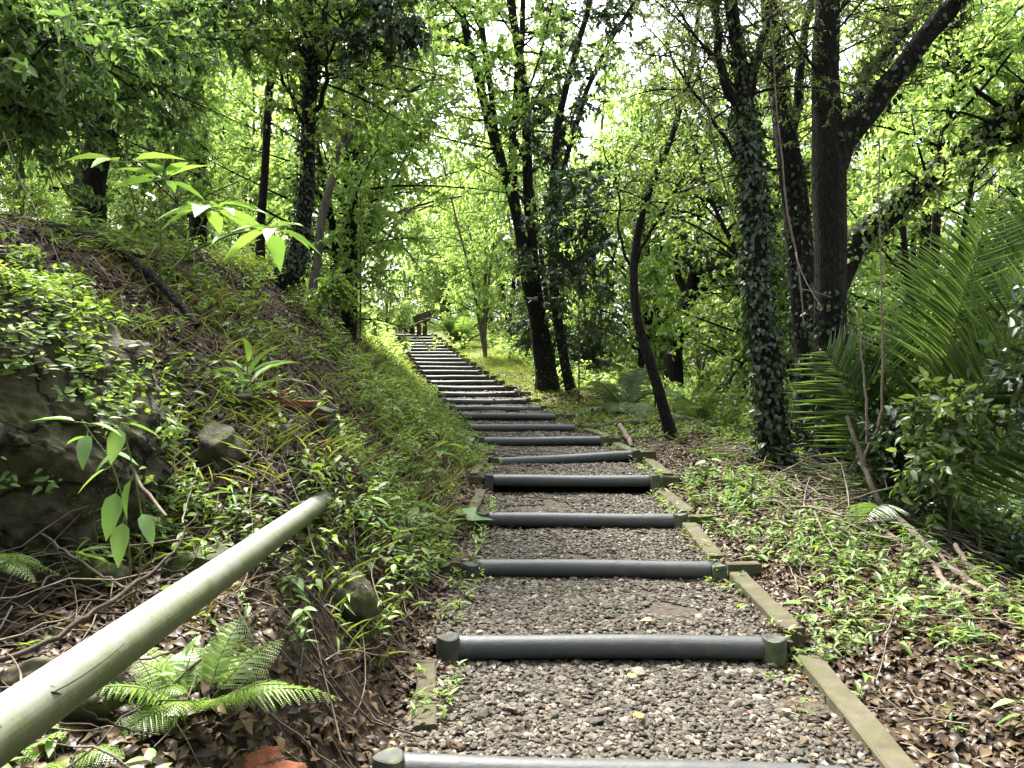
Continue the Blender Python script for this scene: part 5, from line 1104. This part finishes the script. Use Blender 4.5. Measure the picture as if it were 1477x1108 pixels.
for (bx, bz, bw, bh) in ((-.10, .115, .17, .055), (.085, .075, .20, .038), (-.215, -.005, .13, .05), (.03, -.01, .19, .045), (.20, -.005, .13, .045), (-.08, -.085, .18, .045), (.13, -.09, .19, .045)):
    bm = bmesh.new(); bmesh.ops.create_cube(bm, size=1); bmesh.ops.scale(bm, vec=(bw, .16, bh), verts=bm.verts); bmesh.ops.subdivide_edges(bm, edges=bm.edges[:], cuts=9, use_grid_fill=True)
    v = np.array([p.co[:] for p in bm.verts]); f = np.array([[q.index for q in t.verts] for t in bm.faces]); bm.free()
    e = np.abs(v/np.array((bw, .16, bh))*2).min(1); k_ = rng.random()*9
    v = v*(1-.06*fbm(v[:, 0]*20+k_, v[:, 2]*20, 3))[:, None]+.022*np.stack([fbm(v[:, 2]*19+k_, v[:, 1]*19, 8), fbm(v[:, 0]*22, v[:, 2]*22+k_, 9), fbm(v[:, 0]*16+k_, v[:, 1]*16, 10)], -1)
    mb = MB(); mb.add(v+np.array((bx, -.068, bz)), f); mb.obj('brick', M['brick'], msn)
for (px, py, d, rz, lb) in ((368, 1098, 2.25, .5, 'orange brick lying at the bottom edge, the left of the pair'), (400, 1112, 2.2, -.35, 'orange brick at the bottom edge, the right of the pair')):
    q = at(px, py, d); q[2] = max(gh(q[0], q[1])+.02, q[2]-.02); brick(lb, q, rz, (.16, .09, .06), .1, 'bricks at the bottom edge')

# ------------------------------------------------------------------ bench
d_, x_ = 31.6, at(604, 470, 31.6)[0]
zb = ground_h(np.array([x_+.0]), np.array([d_]))[0]; zb = float(at(604, 480, d_)[2])
bt = thing('bench', 'small brown wooden bench standing at the top of the stairs', 'bench', (x_, d_, zb))
def plank(name, p, size, rot):
    mb = MB(); block(mb, -size[0]/2, size[0]/2, -size[1]/2, size[1]/2, -size[2]/2, size[2]/2, .01, .003); o = mb.obj(name, M['bench'], bt, smooth=False); o.location = p; o.rotation_euler = rot; return o
tl = -.40
plank('seat', (-.02, 0, .40), (1.05, .42, .12), (.12, tl, .25))
plank('backrest', (.12, .22, .72), (.80, .11, .28), (-.15, tl, .25))
for (lx, ly, hh) in ((.02, -.08, .40), (.26, .0, .62)): plank('leg', (lx, ly, hh/2-.05), (.19, .17, hh+.1), (0, 0, .1))
plank('leg', (-.28, .05, .12), (.2, .18, .36), (0, 0, .1))

# ------------------------------------------------------------------ sky, sun, camera
w = bpy.data.worlds.new('World'); S.world = w; w.use_nodes = True; nt = w.node_tree; nt.nodes.clear()
sk = nt.nodes.new('ShaderNodeTexSky'); sk.sky_type = 'NISHITA'; sk.sun_disc = False
EL, AZ = math.radians(58), math.radians(-28)
sk.sun_elevation = EL; sk.sun_rotation = AZ; sk.dust_density = 6.0; sk.air_density = 1.0; sk.ozone_density = .6
hs = nt.nodes.new('ShaderNodeHueSaturation'); hs.inputs['Saturation'].default_value = .45
bg = nt.nodes.new('ShaderNodeBackground'); bg.inputs[1].default_value = .15; wo = nt.nodes.new('ShaderNodeOutputWorld')
nt.links.new(sk.outputs[0], hs.inputs['Color']); nt.links.new(hs.outputs[0], bg.inputs[0]); nt.links.new(bg.outputs[0], wo.inputs[0])
sl_ = bpy.data.lights.new('sun', 'SUN'); sl_.energy = 3.0; sl_.angle = math.radians(10); sl_.color = (1, .96, .88)
so = bpy.data.objects.new('sun', sl_); COL.objects.link(so)
sd_ = Vector((math.sin(AZ)*math.cos(EL), math.cos(AZ)*math.cos(EL), math.sin(EL)))
so.rotation_euler = (-sd_).to_track_quat('-Z', 'Y').to_euler(); so.location = (0, 0, 30)
cam = bpy.data.cameras.new('camera'); co = bpy.data.objects.new('camera', cam); COL.objects.link(co)
cam.sensor_width = 36; cam.lens = 36*F/1477; cam.clip_end = 2000; cam.clip_start = .05
co.location = (0, 0, CAMZ); co.rotation_euler = (PI/2, 0, 0); S.camera = co
S.view_settings.view_transform = 'Standard'; S.view_settings.look = 'None'; S.view_settings.gamma = 1; S.view_settings.exposure = 2.42
cy = S.cycles; cy.max_bounces = 7; cy.diffuse_bounces = 4; cy.glossy_bounces = 2; cy.transmission_bounces = 5; cy.transparent_max_bounces = 4
cy.use_denoising = True; cy.sample_clamp_indirect = 8; cy.caustics_reflective = False; cy.caustics_refractive = False
